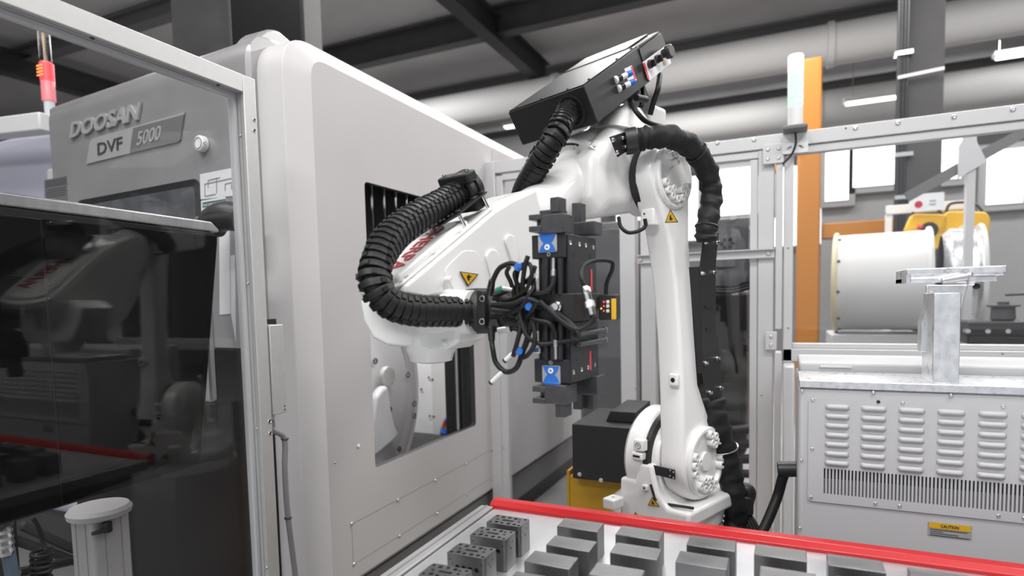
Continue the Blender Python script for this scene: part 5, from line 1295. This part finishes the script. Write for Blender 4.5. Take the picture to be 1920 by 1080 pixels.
# side plates that carry the screws
def gside(px, py, x0): return on(px, py, x0, GX)
S0 = gf(1063, 460)
for L_, nm in (([(1063, 438), (1114, 448), (1116, 552), (1064, 551)], 'side_plate'), ([(1068, 605), (1118, 600), (1120, 705), (1069, 718)], 'side_plate')):
    base = gf(L_[0][0], L_[0][1]); MB().prism([gside(px, py, base) for px, py in L_], GX*.004).build(nm, 'anod', gp_, bevel=.001)
base = gf(1063, 460)+GX*.0045
for px, py in ((1069, 455), (1086, 458), (1098, 460), (1112, 464)):
    p = gside(px, py, base); MB().lathe(p, GX, [(0, .0055), (.001, .0055), (.001, .004), (-.001, .003)], 14).build('socket_screw', 'chrome', gp_)
for px, py, r_ in ((1076, 478, .007), (1107, 482, .007)): p = gside(px, py, base); MB().cyl(p, p+GX*.0006, r_, n=16).build('dowel_hole', 'ink', gp_)
base = gf(1069, 700)+GX*.0045
for px, py in ((1075, 698), (1090, 693), (1102, 689), (1115, 684)):
    p = gside(px, py, base); MB().lathe(p, GX, [(0, .0055), (.001, .0055), (.001, .004), (-.001, .003)], 14).build('socket_screw', 'chrome', gp_)
for px, py, r_ in ((1081, 675, .007), (1111, 666, .007)): p = gside(px, py, base); MB().cyl(p, p+GX*.0006, r_, n=16).build('dowel_hole', 'ink', gp_)
p = gside(1109, 525, gf(1063, 460)+GX*.005); MB().cbox(p, GD, ZZ, GX, .010, .05, .0008).build('type_label', 'redlabel', gp_)
p = gside(1107, 676, gf(1069, 700)+GX*.005); MB().cbox(p, GD, ZZ, GX, .010, .045, .0008).build('type_label', 'redlabel', gp_)
# blue badges with a waisted shape and round boss
def badge(px, py, w_, h_, flip):
    c = gf(px, py, -.0005)
    MB().prism([c+GX*a+ZZ*b for a, b in rrect(w_, h_, .003)], -GD*.003).build('badge_plate', 'brush', gp_, bevel=.0005)
    hw, hh_ = w_/2-.002, h_/2-.001; o_ = [(-hw, hh_), (hw, hh_), (hw*.72, hh_*.35), (hw*.45, 0), (hw*.72, -hh_*.35), (hw, -hh_), (-hw, -hh_), (-hw*.72, -hh_*.35), (-hw*.45, 0), (-hw*.72, hh_*.35)]
    MB().prism([c-GD*.003+GX*a+ZZ*b for a, b in o_], -GD*.0012).build('badge_face', 'blue', gp_)
    q = c-GD*.004+ZZ*(-.009 if not flip else .009); MB().lathe(q, -GD, [(0, .0065), (.002, .006), (.002, .003)], 18).build('badge_boss', 'white', gp_); MB().cyl(q-GD*.0015, q-GD*.0021, .0025, n=10).build('boss_pin', 'ink', gp_)
badge(1027.5, 456, .046, .040, False); badge(1034.5, 702, .045, .040, True)
p = gf(1029, 477, -.001); MB().torus(p, GD, .0035, .001, 14, 6).build('port_ring', 'chrome', gp_)
p = gf(1033, 680, -.001); MB().torus(p, GD, .0035, .001, 14, 6).build('port_ring', 'chrome', gp_)
# jaws
def jaw(pxs, pys, up):
    # channel shaped carrier + finger
    x0, x1 = pxs; y0_, y1_ = pys
    o = gbox(x0+22, x1, y0_, y1_, -.01, .06, 'jaw_carrier', 'jaw')
    a, b = gf(x0, (y0_+y1_)/2-4*0, -.012), gf(x0+24, (y0_+y1_)/2, -.012)
    zt_, zb_ = gf(x0, y0_+2, -.012).z, gf(x0, y1_-2, -.012).z
    k = MB(); w_ = (b-a).dot(GX); l = V((a.x, a.y, zb_)); t_ = (zt_-zb_)*.32
    k.obox(l, GX*w_, GD*.055, ZZ*t_); k.obox(l+ZZ*((zt_-zb_)-t_), GX*w_, GD*.055, ZZ*t_); k.obox(l+GD*.04, GX*w_, GD*.015, ZZ*(zt_-zb_)); k.build('jaw_channel', 'jaw', gp_, bevel=.0015)
jaw((991, 1056), (401, 437), 1); jaw((998, 1062), (722, 758), -1)
gbox(1011, 1048, 393, 402, .0, .045, 'jaw_top', 'jaw'); gbox(1031, 1048, 369, 398, -.004, .04, 'finger', 'jaw'); gbox(1041, 1059, 757, 783, -.004, .04, 'finger', 'jaw')
gbox(1067, 1115, 416, 440, .115, .05, 'jaw_carrier', 'jaw'); gbox(1072, 1088, 380, 418, .12, .035, 'finger', 'jaw'); 
gbox(1072, 1120, 705, 740, .115, .05, 'jaw_carrier', 'jaw'); gbox(1074, 1090, 738, 768, .12, .035, 'finger', 'jaw')
gbox(1096, 1112, 735, 768, .15, .03, 'finger', 'jaw')
gbox(1012, 1042, 436, 441, -.006, .04, 'blue_slide', 'blue'); gbox(1018, 1050, 717, 722, -.006, .04, 'blue_slide', 'blue')
# twin rods in the spacers
for px in (1024, 1037, 1051):
    for y0_, y1_ in ((484, 552), (606, 674)):
        MB().cyl(gf(px, y0_, -.0), gf(px, y1_, -.0), .0075, n=14).build('guide_column', 'anod', gp_)
# inner mounting neck to the flange
MB().lathe(fc+GX*.06, GX, [(0, .04), (.02, .04), (.03, .05), ((gf(1002, 580)-fc).dot(GX)-.055, .05)], 32).build('mount_neck', 'anod', gp_)
for px, py in ((1037, 579), (1044, 575)):
    p = gf(px, py, -.008); MB().lathe(p, -GD, [(0, .011), (.004, .012), (.006, .009), (.012, .008), (.012, .004)], 18).build('air_fitting', 'chrome', gp_)
# rods to the right of the centre block
for py0, py1 in ((632, 625), (655, 648), (688, 684)):
    pass
for y_ in (622, 640): 
    a, b = gside(1085, y_+6, gf(1069, 640)+GX*.012), gside(1133, y_-3, gf(1069, 640)+GX*.012); MB().cyl(a, b, .006, n=12).build('side_rod', 'jaw', gp_); MB().cyl(b, b+GD*.004, .008, n=12).build('rod_end', 'chrome', gp_)
# sensor module with lights
sn = empty('sensor_module', gf(1138, 575, .14), 'small black sensor module with red lights and yellow edge on the gripper', 'sensor')
def sbox(px0, px1, py0, py1, d0, dep, name, m, bev=.001): return gbox(px0, px1, py0, py1, d0, dep, name, m, bev, sn)
sbox(1122, 1155, 552, 600, .10, .03, 'module_body', 'black', .003); sbox(1146, 1154, 560, 599, .094, .006, 'yellow_edge', 'brightyellow')
for i_, py in enumerate((566, 574, 583)):
    sbox(1136.5, 1142, py-3, py+3, .097, .003, 'key', 'white')
    sbox(1130.5, 1133.5, py-1.6, py+1.6, .098, .002, 'indicator', mat('red_indicator', (1, .05, .05), .4, emit=2.0, ecol=(1, .03, .05)) if i_ == 0 else 'redlamp');
    if i_ == 0: pass
sbox(1125.5, 1128.5, 577, 580, .098, .002, 'indicator', mat('amber_indicator', (1, .5, .05), .4, emit=1.2, ecol=(1, .5, .05)))
sbox(1118, 1124, 556, 580, .11, .01, 'cable_entry', 'black')
# metal round connector and its black loop
kx = empty('round_connector', gf(1104, 575, .02), 'ribbed metal round connector slanting over the gripper side', 'connector')
a, b = gf(1097, 537, -.0), gf(1110, 590, -.0); dd = b-a; Lc = dd.length
MB().lathe(a, dd, [(0, .0075), (.004, .010), (Lc*.25, .011), (Lc*.27, .0085), (Lc*.5, .0085), (Lc*.52, .011), (Lc*.75, .0115), (Lc*.77, .009), (Lc, .008)], 20).build('shell', 'chrome', kx, sharp=30)
for i_ in range(5): MB().torus(a+dd*(.55+.04*i_), dd, .0112, .0012, 18, 6).build('grip_ring', 'brush', kx)
def cable(path, r, label, m='rubber', name='cable', boot=None):
    o = MB().tube(catmull(path, 8), r, 10).build(name, m); tag(o, label, 'cable', None); return o
cable([a+dd*.02, gf(1090, 520, .0), gf(1093, 500, .02), gf(1115, 489, .06), gf(1145, 490, .09), gf(1148, 505, .10), gf(1138, 530, .11), gf(1136, 552, .11)], .0048, 'black cable looping over the gripper from the round connector to the sensor')
cable([b, gf(1113, 598, .0), gf(1100, 612, -.005), gf(1080, 618, -.01), gf(1050, 600, -.02), gf(1012, 565, -.03)], .0062, 'black cable curving from the round connector back across the gripper')
# connector stubs on the two bodies
def stub(path, r, label, plug):
    o = cable(path, r, label)
    a_, b_ = plug; MB().lathe(a_, b_-a_, [(0, .0062), ((b_-a_).length*.4, .0062), ((b_-a_).length*.42, .0045), ((b_-a_).length, .0042)], 16).build('plug', 'chrome', o); return o
stub([gf(1038, 518, -.012), gf(1037, 532, -.016), gf(1026, 546, -.02), gf(1002, 552, -.02), gf(975, 552, -.01)], .0062, 'black cable with a metal plug entering the upper gripper body', (gf(1038, 521, -.012), gf(1038, 484, -.008)))
stub([gf(1041, 636, -.012), gf(1040, 622, -.016), gf(1030, 606, -.02), gf(1005, 600, -.02), gf(985, 592, -.01)], .0062, 'black cable with a metal plug entering the lower gripper body', (gf(1041, 633, -.012), gf(1042, 673, -.008)))
# bundle of air lines between flange and gripper
bd = [
 ([(925, 553), (950, 545), (975, 535), (995, 520), (1003, 500)], .0055, 'uppermost air line rising from the flange to the gripper'),
 ([(925, 560), (955, 562), (985, 545), (997, 515), (992, 495), (975, 500), (968, 525), (972, 560), (970, 600)], .005, 'black air line looping tightly beside the gripper'),
 ([(922, 572), (960, 570), (990, 560), (1030, 580), (1062, 600), (1085, 625)], .0062, 'thick black cable crossing the gripper face downwards'),
 ([(922, 580), (955, 582), (990, 578), (1020, 576), (1036, 579)], .0055, 'straight black air line to the central air fitting'),
 ([(922, 588), (950, 596), (978, 600), (995, 585), (1005, 570)], .006, 'black air line sagging under the flange centre'),
 ([(922, 596), (950, 590), (975, 578), (990, 556), (1000, 540), (998, 525)], .005, 'black air line bending up close to the gripper body'),
 ([(990, 480), (984, 500), (980, 540), (984, 580), (992, 620), (985, 650), (975, 660)], .0055, 'long black air line running down the left of the gripper'),
 ([(975, 502), (965, 515), (972, 545), (962, 575), (975, 610), (970, 640), (962, 668)], .0055, 'wavy black air line left of the bundle'),
 ([(1000, 520), (1002, 560), (1000, 600), (1003, 640), (990, 665), (975, 672)], .0055, 'black air line down to the lower gripper valve'),
 ([(985, 560), (975, 590), (985, 625), (1000, 640), (1020, 645), (1060, 640), (1085, 638)], .005, 'black air line round the lower gripper to the side rods'),
 ([(955, 500), (950, 512), (958, 530), (966, 560)], .005, 'short black air line hanging from the blue fitting'),
]
for i_, (L_, r_, lb) in enumerate(bd):
    d0_ = [-.02+.012*math.sin(i_*1.7+j_) for j_ in range(len(L_))]
    cable([gf(px, py, d0_[j_]) for j_, (px, py) in enumerate(L_)], r_, lb)
o = cable([gf(922, 540, -.01), gf(926, 522, -.02), gf(938, 502, -.02), (gf(960, 494, -.02)), gf(975, 502, -.02)], .006, 'black cable arching from a black plug to the blue fitting')
MB().cyl(gf(918, 552, -.005), gf(923, 524, -.018), .010, .0075, n=16).build('plug_boot', 'black', o, bevel=.002)
o = cable([gf(922, 640, -.01), gf(924, 655, -.02), gf(930, 680, -.02), gf(948, 697, -.02), gf(968, 690, -.02), gf(980, 660, -.02), gf(990, 630, -.02), gf(998, 600, -.02)], .0062, 'black cable hanging in a deep loop under the flange')
MB().cyl(gf(921, 612, -.005), gf(922, 640, -.012), .010, .0075, n=16).build('plug_boot', 'black', o, bevel=.002)
MB().cyl(gf(922, 640, -.012), gf(922.5, 652, -.016), .005, n=12).build('plug_nut', 'chrome', o)
for i_, (p0_, p1_, lb) in enumerate((((962, 662), (948, 675), 'white capped tube end pointing left above the cable loop'), ((942, 697), (922, 716), 'white capped tube end pointing down left below the cable loop'), ((1003, 512), (995, 522), 'short white tube end beside the upper gripper body'))):
    a_, b_ = gf(*p0_, -.022), gf(*p1_, -.022)
    o = MB().cyl(a_, b_, .0052, n=12).build('tube_end', 'white'); tag(o, lb, 'tube')
    MB().cyl(b_, b_+(b_-a_).normalized()*.005, .006, n=10).build('end_cap', 'black', o)
for i_, (px, py, lb) in enumerate(((973, 501, 'blue push fitting at the top of the cable bundle'), (993, 575, 'small blue push fitting in the middle of the cable bundle'), (975, 658, 'blue push fitting low in the cable bundle'))):
    p = gf(px, py, -.02); t = empty('push_fitting', p, lb, 'fitting')
    MB().lathe(p, -GD+GX*.3, [(0, .009), (.008, .010), (.012, .008), (.012, .004)], 16).build('collar', 'blue', t); MB().cyl(p+GD*.012, p, .006, n=12).build('stem', 'chrome', t)
p = gf(1008, 656, -.004); t = empty('exhaust_valve', p, 'small grey valve block with blue centre at the lower gripper', 'valve')
MB().cbox(p, GX, ZZ, GD, .022, .014, .02).build('valve_body', 'brush', t, bevel=.002); MB().cyl(p-GD*.012, p-GD*.0145, .004, n=12).build('valve_button', 'blue', t)
o = cable([gf(926, 556, .0), gf(945, 548, -.0), gf(960, 544, .0)], .0045, 'short cable with a green sleeve at the flange'); MB().cyl(gf(932, 545, -.015), gf(943, 541, -.015), .007, n=14).build('green_sleeve', mat('green_sleeve', (.01, .18, .10), .4), o); MB().cyl(gf(943, 541, -.015), gf(962, 544, -.015), .0065, n=14).build('steel_plug', 'chrome', o)
o = cable([gf(925, 618, .0), gf(945, 618, -.0), gf(965, 616, .0), gf(978, 625, 0)], .005, 'cable with a metal plug along the underside of the flange'); MB().cyl(gf(935, 619, -.012), gf(958, 616, -.012), .008, n=14).build('steel_plug', 'chrome', o)
for px, py in ((985, 528), (988, 618), (948, 696), (983, 560)):
    pass
